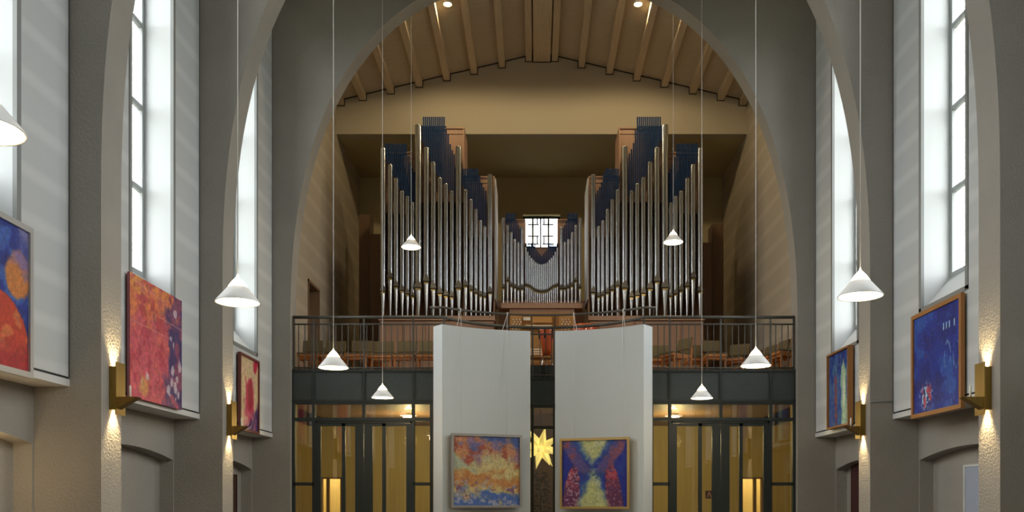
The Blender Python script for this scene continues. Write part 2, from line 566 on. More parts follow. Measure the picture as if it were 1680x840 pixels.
struct('wall_back', MB().box(-5.9, bw0, Y_BACK, Y_BACK + .35, 0, ZN).box(bw1, 5.9, Y_BACK, Y_BACK + .35, 0, ZN)
       .box(bw0, bw1, Y_BACK, Y_BACK + .35, bz1, ZN).box(bw0, bw1, Y_BACK, Y_BACK + .35, 0, bz0), 'niche')
win = sroot('window_back', ((bw0 + bw1) / 2, Y_BACK + .2, bz0))
fm = MB(); t = .05
fm.box(bw0, bw0 + t, Y_BACK + .18, Y_BACK + .24, bz0, bz1).box(bw1 - t, bw1, Y_BACK + .18, Y_BACK + .24, bz0, bz1)
fm.box(bw0, bw1, Y_BACK + .18, Y_BACK + .24, bz0, bz0 + t).box(bw0, bw1, Y_BACK + .18, Y_BACK + .24, bz1 - t, bz1)
obj('window_frame', fm, 'dark', win)
xm = PX(887, Y_BACK)
for px, w in ((874, .026), (887, .022), (900, .026)):
    obj('mullion', MB().box(PX(px, Y_BACK) - w, PX(px, Y_BACK) + w, Y_BACK + .18, Y_BACK + .23, bz0, bz1), 'trimgrey' if w > .024 else 'dark', win)
for px in (875, 899):                      # ironwork hooks of the lattice
    for py in (359, 391):
        s = -1 if px < 887 else 1
        x0, z0 = PX(px, Y_BACK), PZ(py, Y_BACK)
        g = MB()
        for dz in (-.11, .11):
            g.box(x0 - .16, x0 + .16, Y_BACK + .15, Y_BACK + .18, z0 + dz - .017, z0 + dz + .017)
        g.box(x0 - s * .11 - .017, x0 - s * .11 + .017, Y_BACK + .15, Y_BACK + .18, z0 - .11, z0 + .11)
        obj('lattice_iron', g, 'dark', win)
for k in range(4):
    xa = bw0 + t + (bw1 - bw0 - 2 * t) * k / 4
    obj('pane', MB().box(xa, xa + (bw1 - bw0 - 2 * t) / 4, Y_BACK + .20, Y_BACK + .206, bz0 + t, bz1 - t), 'pane', win)
po = light('daylight_organ_window', 'AREA', ((bw0 + bw1) / 2, Y_BACK + .4, (bz0 + bz1) / 2), 1, (1, 1, 1), (-math.pi / 2, 0, 0), shape='RECTANGLE', size=bw1 - bw0, size_y=bz1 - bz0)
po.data.cycles.is_portal = True

# ------------------------------------------------------------------ balcony slab and front
XK, SAG = 1.88, 0.98                        # kinks of the concave middle part
RB = (XK ** 2 + SAG ** 2) / (2 * SAG)
YCB = YB + SAG - RB


def front_y(x):
    return YB if abs(x) >= XK else YCB + math.sqrt(RB ** 2 - x ** 2)


xs = [-W, -XK] + [-XK + 2 * XK * k / 24 for k in range(1, 24)] + [XK, W]
mb = MB()
for a, b in zip(xs[:-1], xs[1:]):
    mb.prism([(a, front_y(a) + .06), (b, front_y(b) + .06), (b, Y_BACK), (a, Y_BACK)], 'z', Z_F0 + .06, Z_BALC)
mb.box(-XW, -W, 16.87, Y_BACK, Z_F0 + .06, Z_BALC).box(W, XW, 16.87, Y_BACK, Z_F0 + .06, Z_BALC)
struct('floor_balcony', mb, 'bwood')
bf = sroot('wall_balcony_front', (0, YB, Z_F0))
rib_l = [PX(p, YB) for p in (515, 597, 678)]
rib_r = [PX(p, YB) for p in (1099, 1182.5, 1264)]
edges_l = [-W + .0] + rib_l + [-XK]
edges_r = [XK] + rib_r + [W]
for e in (edges_l, edges_r):
    for a, b in zip(e[:-1], e[1:]):
        obj('fascia_panel', MB().box(a + .02, b - .02, YB, YB + .05, Z_F0 + .03, Z_BALC - .02), 'fascia', bf)
    for x in e:
        obj('rib', MB().box(x - .022, x + .022, YB - .025, YB + .05, Z_F0, Z_BALC + .02), 'dark', bf)
    obj('top_strip', MB().box(e[0], e[-1], YB - .03, YB + .05, Z_BALC - .025, Z_BALC + .02), 'dark', bf)
    obj('bottom_strip', MB().box(e[0], e[-1], YB - .03, YB + .05, Z_F0 - .01, Z_F0 + .035), 'dark', bf)
arcx = [-XK, -1.36, -.79, -.215, .215, .79, 1.36, XK]


def arc_wall(mb, a, b, z0, z1, n=4, th=.05, off=0.0):
    for k in range(n):
        u, v = a + (b - a) * k / n, a + (b - a) * (k + 1) / n
        yu, yv = front_y(u) + off, front_y(v) + off
        mb.prism([(u, yu), (v, yv), (v, yv + th), (u, yu + th)], 'z', z0, z1)
    return mb


for a, b in zip(arcx[:-1], arcx[1:]):
    obj('fascia_panel', arc_wall(MB(), a, b, Z_F0 + .03, Z_BALC - .02), 'fascia', bf)
    obj('upstand', arc_wall(MB(), a, b, Z_BALC, Z_BALC + .27, off=.10), 'fascia', bf)
    obj('top_strip', arc_wall(MB(), a, b, Z_BALC - .03, Z_BALC + .0, off=-.02, th=.06), 'dark', bf)
    obj('bottom_strip', arc_wall(MB(), a, b, Z_F0 - .01, Z_F0 + .035, off=-.02, th=.06), 'dark', bf)

# railing
ZR, ZR2 = PZ(520.5, YB), PZ(532, YB)
rl = thing('balcony_railing', 'dark steel balcony railing with thin upright bars below the organ', 'railing', (0, YB, Z_BALC))
path = [(-W + .02, YB)] + [(-XK + 2 * XK * k / 32, front_y(-XK + 2 * XK * k / 32 * .9999)) for k in range(33)] + [(W - .02, YB)]
obj('handrail', MB().tube([(x, y, ZR) for x, y in path], .030, 10), 'rail', rl)
obj('lower_rail', MB().tube([(x, y, ZR2) for x, y in path], .016, 8), 'rail', rl)
obj('bottom_rail', MB().tube([(x, y, Z_BALC + .05) for x, y in path], .014, 8), 'rail', rl)
bal_me = MB().box(-.008, .008, -.008, .008, 0, ZR2 - Z_BALC).mesh('baluster'); bal_me.materials.append(M['rail'])
post_me = MB().box(-.017, .017, -.012, .012, 0, ZR - Z_BALC).mesh('post'); post_me.materials.append(M['rail'])
posts = [-W + .03] + rib_l + [-XK, XK] + rib_r + [W - .03] + [-.215, .215]
x = -W + .12
while x < W - .05:
    if min(abs(x - p) for p in posts) > .045:
        shared('baluster', bal_me, (x, front_y(x), Z_BALC), rl)
    x += .1165
for p in posts:
    shared('post', post_me, (p, front_y(p), Z_BALC), rl)

# ------------------------------------------------------------------ glazed front under the balcony
Z_T = EYE + 1.58                            # transom bar
Z_D = PZ(699, YB)                           # top of the door glass


def pane_box(x0, x1, z0, z1, parent, y=YB + .03):
    return obj('pane', MB().box(x0, x1, y - .004, y + .004, z0, z1), 'doorglass', parent)


def front_half(s, cx, n):
    """cx: the edges left to right: wall, post, centre post, post, screen side"""
    g = sroot('window_foyer_%d' % n, ((cx[0] + cx[-1]) / 2, YB, 0))
    hw = .026
    for i, x in enumerate(cx):
        if i == 2:
            obj('post', MB().box(x - hw, x + hw, YB - .03, YB + .07, Z_T, Z_F0), 'dark', g)
        else:
            obj('post', MB().box(x - hw, x + hw, YB - .03, YB + .07, 0, Z_F0), 'dark', g)
    obj('transom', MB().box(cx[0], cx[-1], YB - .035, YB + .07, Z_T - .03, Z_T + .03), 'dark', g)
    obj('head_bar', MB().box(cx[0], cx[-1], YB - .02, YB + .07, Z_F0 - .05, Z_F0 - .01), 'dark', g)
    for a, b in zip(cx[:-1], cx[1:]):
        pane_box(a + hw, b - hw, Z_T + .03, Z_F0 - .05, g)
    for a, b in ((cx[0], cx[1]), (cx[3], cx[4])):
        zb = PZ(794, YB)
        obj('glazing_bar', MB().box(a, b, YB - .03, YB + .07, zb - .03, zb + .03), 'dark', g)
        pane_box(a + hw, b - hw, zb + .03, Z_T - .03, g)
        pane_box(a + hw, b - hw, .06, zb - .03, g)
    # double door
    d = sroot('door_%d' % n, ((cx[1] + cx[3]) / 2, YB, 0))
    ztop = Z_T - .03
    obj('door_frame', MB().box(cx[1] + hw, cx[1] + hw + .03, YB - .02, YB + .07, 0, ztop).box(cx[3] - hw - .03, cx[3] - hw, YB - .02, YB + .07, 0, ztop)
        .box(cx[1] + hw, cx[3] - hw, YB - .02, YB + .07, ztop - .04, ztop), 'dark', d)
    x0, xm_, x1 = cx[1] + hw + .03, cx[2], cx[3] - hw - .03
    for a, b, outer in ((x0, xm_ - .004, -1), (xm_ + .004, x1, 1)):
        lf = MB(); zt = ztop - .045; y0, y1 = YB - .01, YB + .045
        st_o, st_i, mid = .075, .16, .065
        wide = (b - a - st_o - st_i - mid) * .68
        if outer < 0:
            c = [a, a + st_o, a + st_o + wide, a + st_o + wide + mid, b - st_i, b]
        else:
            c = [a, a + st_i, b - st_o - wide - mid, b - st_o - wide, b - st_o, b]
        lf.box(c[0], c[1], y0, y1, .01, zt).box(c[2], c[3], y0, y1, .01, zt).box(c[4], c[5], y0, y1, .01, zt)
        lf.box(c[1], c[4], y0, y1, Z_D, zt).box(c[1], c[4], y0, y1, .01, .2)
        leaf = obj('door_leaf', lf, 'dark', d)
        pane_box(c[1], c[2], .2, Z_D, leaf); pane_box(c[3], c[4], .2, Z_D, leaf)
        hx = (c[4] + c[5]) / 2 if outer < 0 else (c[0] + c[1]) / 2
        obj('door_handle', MB().tube([(hx, YB - .01, .95), (hx, YB - .06, .95), (hx, YB - .06, 1.15), (hx, YB - .01, 1.15)], .012), 'chrome', leaf)
    return g, d


edl = [-W + .03] + rib_l + [PX(706, YB) + .02]
edr = [PX(1071, YB) - .02] + rib_r + [W - .03]
front_half(-1, edl, 1)
g2, d2 = front_half(1, edr, 2)
sg = thing('door_sign', 'small dark brown square sign on the right glass door', 'sign', (PX(1164, YB), YB + .01, PZ(819, YB)))
obj('plate', MB().box(PX(1157.5, YB), PX(1170, YB), YB + .014, YB + .024, PZ(818, YB), PZ(805, YB)), 'plate', sg)
a, b, c = (PX(1160.5, YB), PZ(816, YB)), (PX(1163.8, YB), PZ(807, YB)), (PX(1167.1, YB), PZ(816, YB))
sy = MB()
for p, q in ((a, b), (b, c)):
    d_ = Vector((q[0] - p[0], q[1] - p[1])); nrm = Vector((-d_.y, d_.x)).normalized() * .012
    sy.prism([(p[0] - nrm.x, p[1] - nrm.y), (q[0] - nrm.x, q[1] - nrm.y), (q[0] + nrm.x, q[1] + nrm.y), (p[0] + nrm.x, p[1] + nrm.y)], 'y', YB + .010, YB + .014)
obj('symbol', sy, 'plate_ink', sg)
# curved middle part of the glazed front
g = sroot('window_foyer_3', (0, YB + SAG, 0))
Z_T2 = EYE + 1.51
for x in arcx:
    y = front_y(x)
    obj('post', MB().box(x - .024, x + .024, y - .03, y + .06, 0, Z_F0), 'dark', g)
for a, b in zip(arcx[:-1], arcx[1:]):
    obj('transom', arc_wall(MB(), a, b, Z_T2 - .03, Z_T2 + .03, off=-.02, th=.07, n=1), 'dark', g)
    for z0, z1 in ((Z_T2 + .03, Z_F0), (.05, Z_T2 - .03)):
        ya_, yb_ = front_y(a) + .02, front_y(b) + .02
        obj('pane', MB().prism([(a, ya_), (b, yb_), (b, yb_ + .008), (a, ya_ + .008)], 'z', z0, z1), 'doorglass', g)

# ------------------------------------------------------------------ foyer under the balcony
YF = 22.5
ol0, ol1 = PX(526, YF), PX(561, YF)
or0, or1 = PX(1212, YF), PX(1252, YF)
zd = PZ(783, YF)
zt = Z_F0 + .06
mb = MB()
mb.box(-6.8, ol0, YF, YF + .15, 0, zt).box(ol1, or0, YF, YF + .15, 0, zt).box(or1, 6.8, YF, YF + .15, 0, zt)
mb.box(ol0, ol1, YF, YF + .15, zd, zt).box(or0, or1, YF, YF + .15, zd, zt)
struct('wall_foyer_back', mb, 'foyer')
struct('ceiling_foyer', MB().box(-6.95, -XW, 16.87, 24.2, zt, zt + .1).box(XW, 6.95, 16.87, 24.2, zt, zt + .1), 'foyer_in')
for s, side in ((-1, 'left'), (1, 'right')):
    struct('wall_foyer_%s' % side, MB().box(s * 6.8, s * 6.95, 16.9, 26, 0, zt).box(s * W, s * 6.8, 16.87, 16.95, 0, zt), 'foyer')
    o0, o1 = (ol0, ol1) if s < 0 else (or0, or1)
    rm = MB().box(o0 - .6, o1 + .6, 24.0, 24.1, 0, zt).box(o0 - .7, o0 - .6, YF + .15, 24.1, 0, zt).box(o1 + .6, o1 + .7, YF + .15, 24.1, 0, zt)
    rm.box(o0 - .7, o1 + .7, YF + .15, 24.1, zt - .02, zt)
    struct('wall_lit_room_%s' % side, rm, 'foyer_in')
    dd = sroot('door_%d' % (5 if s < 0 else 6), ((o0 + o1) / 2, YF, 0))
    fx = o0 + (o1 - o0) * (.33 if s < 0 else .67)
    obj('door_frame', MB().box(o0, o0 + .04, YF - .02, YF + .15, 0, zd).box(o1 - .04, o1, YF - .02, YF + .15, 0, zd).box(o0, o1, YF - .02, YF + .15, zd - .04, zd)
        .box(fx - .035, fx + .035, YF, YF + .12, 0, zd), 'bwood', dd)
    lr = thing('globe_ceiling_lamp', 'small globe lamp in the lit room beyond the %s glass door' % side, 'lamp', ((o0 + o1) / 2, 23.3, zt - .3))
    obj('globe', MB().lathe(((o0 + o1) / 2, 23.3, zt - .2), [(.001, -.1), (.06, -.08), (.095, -.03), (.095, .03), (.06, .08), (.001, .1)], 16), 'glow', lr)
    obj('stem', MB().tube([((o0 + o1) / 2, 23.3, zt - .1), ((o0 + o1) / 2, 23.3, zt - .02)], .01), 'chrome', lr)
    light('lit_room_lamp', 'POINT', ((o0 + o1) / 2, 23.3, zt - .36), 45, (1, .80, .40), shadow_soft_size=.1)
    # flush round ceiling lamp of the foyer
    lx, ly = s * 2.9, 19.4
    fl = thing('round_ceiling_lamp', 'round flush ceiling lamp inside the foyer on the %s' % side, 'lamp', (lx, ly, zt - .06))
    obj('lamp_body', MB().lathe((lx, ly, zt - .055), [(.09, 0), (.10, .02), (.10, .055)], 24, cap1=True), 'shade', fl)
    obj('diffuser', MB().lathe((lx, ly, zt - .057), [(.001, 0), (.085, 0), (.085, .01)], 24), 'glowcap', fl)
    light('foyer_lamp', 'POINT', (lx, ly, zt - .6), 85, (1, .80, .36), shadow_soft_size=.15)
obj_c = MB().box(-.9, .9, 19.6, 19.66, 0, zt)
struct('wall_foyer_panel', obj_c, 'bwood')

# ------------------------------------------------------------------ the two curved white screens
Y0S, RS, TS = 13.87, 2.97, 0.30
XSC = -.02
SCR_TOP = EYE + 3.285


def scr(theta, r):
    return (XSC + r * math.sin(theta), Y0S + r * math.cos(theta))


TH0, TH1 = math.asin(.235 / RS), math.asin(1.845 / RS)
for s, side in ((-1, 'left'), (1, 'right')):
    n = 20
    mid = scr(s * (TH0 + TH1) / 2, RS)
    t_ = thing('curved_screen', 'tall curved white screen wall %s of the centre gap' % side, 'screen', (mid[0], mid[1], 0))
    mb = MB()
    i = len(mb.v)
    for k in range(n + 1):
        th = s * (TH0 + (TH1 - TH0) * k / n)
        for r in (RS, RS + TS):
            x, y = scr(th, r)
            mb.v += [(x, y, 0), (x, y, SCR_TOP)]
    for k in range(n):
        b = i + 4 * k
        q = [(b, b + 4, b + 5, b + 1), (b + 2, b + 3, b + 7, b + 6), (b + 1, b + 5, b + 7, b + 3)]
        for f in q:
            mb.face(f if s > 0 else f[::-1], False)
    e = i
    mb.face((e, e + 1, e + 3, e + 2) if s > 0 else (e, e + 2, e + 3, e + 1))
    obj('screen_body', mb, 'screen', t_)
    # outer end cap
    a0, a1 = scr(s * TH1, RS), scr(s * TH1, RS + TS)
    tx, ty = math.cos(s * TH1) * s * .006, -math.sin(s * TH1) * s * .006
    cap = MB().prism([a0, a1, (a1[0] + tx, a1[1] + ty), (a0[0] + tx, a0[1] + ty)], 'z', 0, SCR_TOP)
    obj('end_cap', cap, 'screen_edge', t_)
    x, y = scr(s * TH0, RS)
    zb = PZ(665, y)
    obj('bracket', MB().box(x - .012 * s, x - .05 * s, y - .02, y + .01, zb - .012, zb + .012).box(x - .0 * s, x - .02 * s, y - .02, y + .01, zb - .05, zb + .012), 'black', t_)

# curved hanging rail above the screens
SAG2 = .66
RH = (XK ** 2 + SAG2 ** 2) / (2 * SAG2)
YH = YB - .06
YCH = YH + SAG2 - RH
ZH = PZ(504.5, YH)


def hang_y(x):
    return YH if abs(x) > XK else YCH + math.sqrt(RH ** 2 - x * x)


hp = obj('picture_rail', MB().tube([(-2.14, YH, ZH)] + [(-XK + 2 * XK * k / 28, hang_y(-XK + 2 * XK * k / 28 * .9999), ZH) for k in range(29)] + [(2.10, YH, ZH)], .021, 10), 'rail', rl)
for x in (-2.1, 2.06, -.23, .23):
    obj('support', MB().tube([(x, hang_y(x), ZH), (x, front_y(x), ZR)], .009, 6), 'rail', hp)


# ------------------------------------------------------------------ paintings
def srgb(c):
    c = np.asarray(c, float) / 255.0
    return np.where(c <= .04045, c / 12.92, ((c + .055) / 1.055) ** 2.4)


def fbm(n, freq, seed, octv=5, ax=1.0, ay=1.0, gain=.55):
    rng = np.random.RandomState(seed)
    v, u = np.mgrid[0:n, 0:n] / (n - 1.0)
    out = np.zeros((n, n)); amp, tot = 1.0, 0
    for o in range(octv):
        fx, fy = freq * ax * 2 ** o, freq * ay * 2 ** o
        g = rng.rand(int(fy) + 3, int(fx) + 3)
        x, y = u * fx, v * fy
        x0, y0 = x.astype(int), y.astype(int)
        tx, ty = x - x0, y - y0
        tx, ty = tx * tx * (3 - 2 * tx), ty * ty * (3 - 2 * ty)
        out += amp * ((g[y0, x0] * (1 - tx) + g[y0, x0 + 1] * tx) * (1 - ty) + (g[y0 + 1, x0] * (1 - tx) + g[y0 + 1, x0 + 1] * tx) * ty)
        tot += amp; amp *= gain
    out /= tot
    return np.clip((out - .5) * 1.9 + .5, 0, 1)


def mixc(a, col, m):
    return a * (1 - m[..., None]) + np.asarray(col, float) * m[..., None]


def sst(x, a, b):
    t = np.clip((x - a) / (b - a), 0, 1)
    return t * t * (3 - 2 * t)


NP = 190
VV, UU = np.mgrid[0:NP, 0:NP] / (NP - 1.0)      # v up, u to the right
noi = lambda seed, f=5, **k: fbm(NP, f, seed, **k)


def art_clouds():
    w = (noi(1, 3) - .5) * .22 + (noi(2, 10) - .5) * .14
    v = VV + w
    c = np.full((NP, NP, 3), (208, 190, 128.))
    c = mixc(c, (205, 160, 72), sst(noi(3, 5), .4, .85) * .7)
    c = mixc(c, (172, 180, 152), sst(.75 - UU + (noi(4, 4) - .5) * .6, .15, .7) * sst(.16 - np.abs(v - .55), -.03, .12))
    c = mixc(c, (195, 120, 55), sst(.13 - np.abs(v - .33), -.04, .1) * .8)
    c = mixc(c, (185, 115, 85), sst(v, .60, .82) * .8)
    c = mixc(c, (140, 110, 140), sst(noi(5, 8), .42, .75) * sst(v, .58, .8) * .9)
    c = mixc(c, (125, 85, 110), sst(noi(15, 9), .48, .72) * sst(.12 - np.abs(v - .22), -.02, .09))
    c = mixc(c, (165, 80, 55), sst(noi(6, 9), .52, .76) * sst(.2 - np.abs(v - .76), 0, .14))
    c = mixc(c, (70, 92, 150), sst(v + (noi(7, 6) - .5) * .3, .84, 1.04))
    c = mixc(c, (75, 108, 175), sst(.17 - v + (noi(8, 7) - .5) * .22, -.03, .14))
    c = mixc(c, (172, 168, 178), sst(noi(9, 18), .55, .8) * sst(.35 - v, 0, .2) * .8)
    return c


def art_hourglass():
    d = np.abs(UU - .48)
    n1, n2 = (noi(11, 14) - .5) * .10, noi(12, 40, octv=3)
    c = np.full((NP, NP, 3), (22, 34, 140.))
    c = mixc(c, (38, 68, 145), sst(noi(13, 6), .45, .8) * .5)
    top = sst(VV, .50, 1.05) * .26 + .01
    bot = sst(.62 - VV, 0, .66) * .22 + .05
    body = np.where(VV > .58, top, bot)
    c = mixc(c, (48, 86, 148), sst(body * 1.6 - d + n1, -.06, .14) * .85)
    for sgn in (-1, 1):                       # diagonal purple and red bands of the upper half
        u = .48 + sgn * (.13 + (VV - .52) * .66)
        m = sst(.12 - np.abs(UU - u + n1 * .5), -.02, .06) * sst(VV, .47, .56)
        c = mixc(c, (98, 78, 130), m * .9)
        c = mixc(c, (150, 78, 85), m * sst(noi(14 + sgn, 12), .42, .7) * .8)
    for sgn, ctr in ((-1, .15), (1, .79)):    # rounded dark red shapes of the lower half
        wv = .135 * np.sqrt(np.clip(1 - (VV / .62) ** 2.6, 0, 1))
        m = sst(wv - np.abs(UU - ctr - sgn * (.25 - VV) * .12 + n1 * .2), -.005, .02)
        c = mixc(c, (98, 42, 78), m)
        c = mixc(c, (178, 62, 72), m * sst(noi(17 + sgn, 16), .4, .7) * sst(VV, .1, .55))
        c = mixc(c, (188, 160, 178), m * sst(n2, .55, .85) * (.75 if sgn < 0 else .4))
    m = sst(body - d + n1 * .7, -.03, .12)
    c = mixc(c, (190, 192, 128), m)
    c = mixc(c, (206, 206, 168), m * sst(noi(19, 5), .4, .75) * .7)
    c = mixc(c, (40, 80, 120), sst(n2, .6, .78) * sst(.14 - np.abs(VV - .50), 0, .1) * sst(.26 - d, 0, .1) * .7)
    return c


def art_red():
    n1 = noi(21, 6)
    edge = UU + (noi(22, 5) - .5) * .45 - (1 - VV) * .02
    c = np.full((NP, NP, 3), (204, 90, 100.))
    c = mixc(c, (214, 122, 74), sst(n1 + (VV - .5) * .7, .35, .95))
    c = mixc(c, (216, 145, 72), sst(VV + (noi(23, 5) - .5) * .5 - UU * .2, .72, 1.0))
    c = mixc(c, (190, 85, 105), sst(noi(24, 18), .5, .75) * .6)
    c = mixc(c, (165, 45, 65), sst(noi(25, 12), .5, .85) * .6)
    c = mixc(c, (95, 60, 105), sst(edge, .62, .82))
    c = mixc(c, (60, 45, 100), sst(edge + (noi(26, 14) - .5) * .5, .75, 1.0))
    c = mixc(c, (180, 80, 95), sst(noi(27, 9), .6, .72) * sst(edge, .7, .9) * .6)
    rng = np.random.RandomState(3)
    for (u, v) in [(.78, .22), (.86, .18), (.9, .28), (.8, .33), (.95, .38), (.72, .15), (.86, .08), (.93, .12), (.76, .62), (.85, .85), (.82, .55), (.3, .2), (.22, .14)]:
        r = .025 + .02 * rng.rand()
        c = mixc(c, (215, 200, 205), sst(r - np.hypot(UU - u, (VV - v) * .7) + (noi(28, 20) - .5) * .03, 0, .015) * .8)
    for (u0, v0, sl) in [(.1, .95, -.10), (.05, .62, -.02), (.55, .75, -.05)]:
        c = mixc(c, (215, 160, 140), sst(.006 - np.abs(VV - v0 - sl * (UU - u0)), 0, .004) * sst(.4 - np.abs(UU - u0 - .3), 0, .1) * .6)
    c = mixc(c, (205, 150, 85), sst(.1 - np.hypot(UU - .25, VV - .13) + (noi(29, 12) - .5) * .1, 0, .06) * .8)
    return c


def art_crimson():
    n1 = (noi(31, 5) - .5) * .3
    c = np.full((NP, NP, 3), (205, 180, 140.))
    c = mixc(c, (190, 50, 85), sst(.36 - np.hypot((UU - .5) * 1.0, (VV - .42) * .8) + n1 * .8, 0, .12))
    c = mixc(c, (150, 25, 50), sst(.22 - np.hypot((UU - .55) * 1.4, (VV - .48) * .8) + n1 * .5, 0, .1))
    c = mixc(c, (185, 35, 70), sst(.16 - np.hypot(UU - .85, VV - .93) + n1 * .4, 0, .1))
    c = mixc(c, (60, 35, 95), sst(UU * .7 - VV * 1.3 + n1 * .8, .1, .35))
    c = mixc(c, (200, 120, 135), sst(noi(33, 9), .55, .75) * sst(.35 - VV, 0, .2) * .7)
    c = mixc(c, (222, 190, 175), sst(.02 - np.abs(np.hypot((UU - .4) * .9, (VV - .45) * .8) - .38 + n1 * .2), 0, .02) * .7)
    return c


def art_orbs():
    c = np.full((NP, NP, 3), (25, 45, 130.))
    c = mixc(c, (60, 100, 175), sst(noi(41, 8), .45, .75) * .8)
    c = mixc(c, (15, 20, 85), sst(noi(42, 4), .5, .8) * .8)
    c = mixc(c, (120, 115, 160), sst(UU + VV * .4 + (noi(46, 5) - .5) * .2, 1.15, 1.3) * .9)
    n1 = (noi(43, 6) - .5) * .05
    m = sst(.15 - np.hypot(UU - .88, (VV - .66) * .8) + n1, 0, .03)
    c = mixc(c, (195, 120, 60), m)
    c = mixc(c, (130, 105, 145), m * sst(VV - .60 + (noi(44, 6) - .5) * .3, .0, .2))
    m = sst(.44 - np.hypot(UU - .60, (VV - .08)) + n1, 0, .02)
    c = mixc(c, (185, 60, 38), m)
    c = mixc(c, (200, 105, 60), m * sst(noi(45, 8), .5, .75))
    c = mixc(c, (155, 28, 40), m * sst(.25 - VV, 0, .2) * .8)
    return c


def art_blue_streak():
    n1 = (noi(51, 7, ay=.5) - .5) * .25
    c = np.full((NP, NP, 3), (35, 70, 150.))
    c = mixc(c, (25, 45, 125), sst(VV + n1, .6, .9) * .8)
    c = mixc(c, (85, 130, 165), sst(noi(52, 16, ay=.4), .5, .75) * .6)
    m = sst(.17 - np.abs(UU - .72 + n1 * .4) , 0, .10) * sst(.86 - VV + n1, 0, .15)
    c = mixc(c, (165, 195, 160), m)
    c = mixc(c, (225, 230, 215), sst(.07 - np.abs(UU - .73) - np.abs(VV - .38) * .15 + n1 * .1, 0, .05))
    m = sst(.10 - np.abs(UU - .34 + n1 * .4), 0, .08) * sst(.78 - VV, 0, .2)
    c = mixc(c, (105, 70, 110), m)
    c = mixc(c, (150, 65, 60), m * sst(noi(53, 20), .5, .7))
    c = mixc(c, (110, 150, 150), sst(noi(54, 24, octv=3), .62, .8) * .5)
    return c


def art_ultramarine():
    c = np.full((NP, NP, 3), (18, 42, 140.))
    c = mixc(c, (35, 85, 170), sst(noi(61, 5), .5, .8) * .8)
    c = mixc(c, (12, 25, 110), sst(noi(62, 7), .5, .75) * .7)
    c = mixc(c, (110, 145, 190), sst(noi(63, 60, octv=2), .9, 1.0) * .3)
    for u in (.66, .72, .78, .88):
        c = mixc(c, (170, 205, 225), sst(.018 - np.abs(UU - u), 0, .015) * sst(.045 - np.abs(VV - .80), 0, .02))
    n1 = noi(64, 22)
    for u in (.74, .92):
        m = sst(.09 - np.abs(np.hypot((UU - u) * 1.2, (VV - .5) * .55) - .075), .07, .09) * sst(n1, .35, .6)
        c = mixc(c, (110, 150, 185), m * .8)
    m = sst(.22 - np.hypot(UU - .28, (VV - .16) * 1.1), 0, .15)
    c = mixc(c, (165, 200, 215), m * sst(noi(65, 40, octv=2), .5, .66))
    c = mixc(c, (180, 60, 90), m * sst(noi(66, 16), .56, .66))
    c = mixc(c, (70, 45, 120), sst(.25 - np.hypot((UU - .3) * 1.6, VV - .6), 0, .2) * sst(noi(67, 14), .5, .7) * .6)
    return c


def painting(label, p0, u, h, art, frame, fw=.05, depth=.05, group=None, inset=.0):
    """p0 lower left corner as the viewer sees it, u vector along the bottom; hangs facing u x z"""
    p0, u = Vector(p0), Vector(u)
    z = Vector((0, 0, 1)); ud = u.normalized(); nrm = ud.cross(z).normalized()
    wd = u.length
    root = thing('framed_painting' if frame else 'canvas_painting', label, 'painting', tuple(p0 + u / 2))
    f = fw if frame else 0.0
    c0 = p0 + ud * f + z * f
    cw, ch = wd - 2 * f, h - 2 * f
    face = nrm * (depth * (.55 if frame else 1.0))
    verts = [tuple(c0 + ud * (cw * i / (NP - 1)) + z * (ch * j / (NP - 1)) + face) for j in range(NP) for i in range(NP)]
    m = MB(); m.v = verts
    for j in range(NP - 1):
        for i in range(NP - 1):
            a = j * NP + i
            m.face((a, a + 1, a + NP + 1, a + NP))
    o = obj('canvas', m, 'paint', root)
    c = art()
    g1 = fbm(NP, 38, 901, octv=3, gain=.8)[..., None]; g2 = np.random.RandomState(int(wd * 1000)).rand(NP, NP, 3)
    c = c * (.87 + .24 * g1 + .10 * (g2 - .5)) + 14 * (g2 - .5)
    col = srgb(np.clip(c, 0, 255)).reshape(-1, 3)
    at = o.data.color_attributes.new('paint', 'FLOAT_COLOR', 'POINT')
    at.data.foreach_set('color', np.c_[col, np.ones(len(col))].astype(np.float32).ravel())
    if frame:
        for o_, a_, b_ in ((p0, u, z * f), (p0 + z * (h - f), u, z * f), (p0 + z * f, ud * f, z * (h - 2 * f)), (p0 + ud * (wd - f) + z * f, ud * f, z * (h - 2 * f))):
            obj('frame_bar', MB().obox(o_, a_, b_, nrm * depth), frame, root)
        b = MB().obox(p0 + ud * f * .5 + z * f * .5, ud * (wd - f), z * (h - f), nrm * depth * .45)
        obj('backing', b, 'canvas_edge', root)
    else:
        obj('stretcher', MB().obox(p0, u, z * h, nrm * (depth - .004)), 'canvas_edge', root)
    return root


xl, xr = -XW + .03, XW - .03
painting('large blue painting with orange orbs cut off at the photo edge', (xl, 7.04, EYE + 1.20), (0, 1.46, 0), 1.44, art_orbs, 'palegrey', .055)
painting('unframed red and orange canvas fading to purple on the left wall', (xl, 10.55, EYE + 1.28), (0, 1.55, 0), 1.49, art_red, None, depth=.035)
painting('crimson and cream painting in a dark red frame on the left wall', (xl, 14.47, EYE + 1.206), (0, 1.01, 0), 1.28, art_crimson, 'mahogany', .04)
painting('deep ultramarine painting in an oak frame on the right wall', (xr, 12.11, EYE + 1.155), (0, -1.42, 0), 1.40, art_ultramarine, 'woodframe', .055)
painting('blue painting with a pale green streak on the far right wall', (xr, 15.50, EYE + 1.29), (0, -1.06, 0), 1.30, art_blue_streak, 'woodframe', .03, depth=.09)


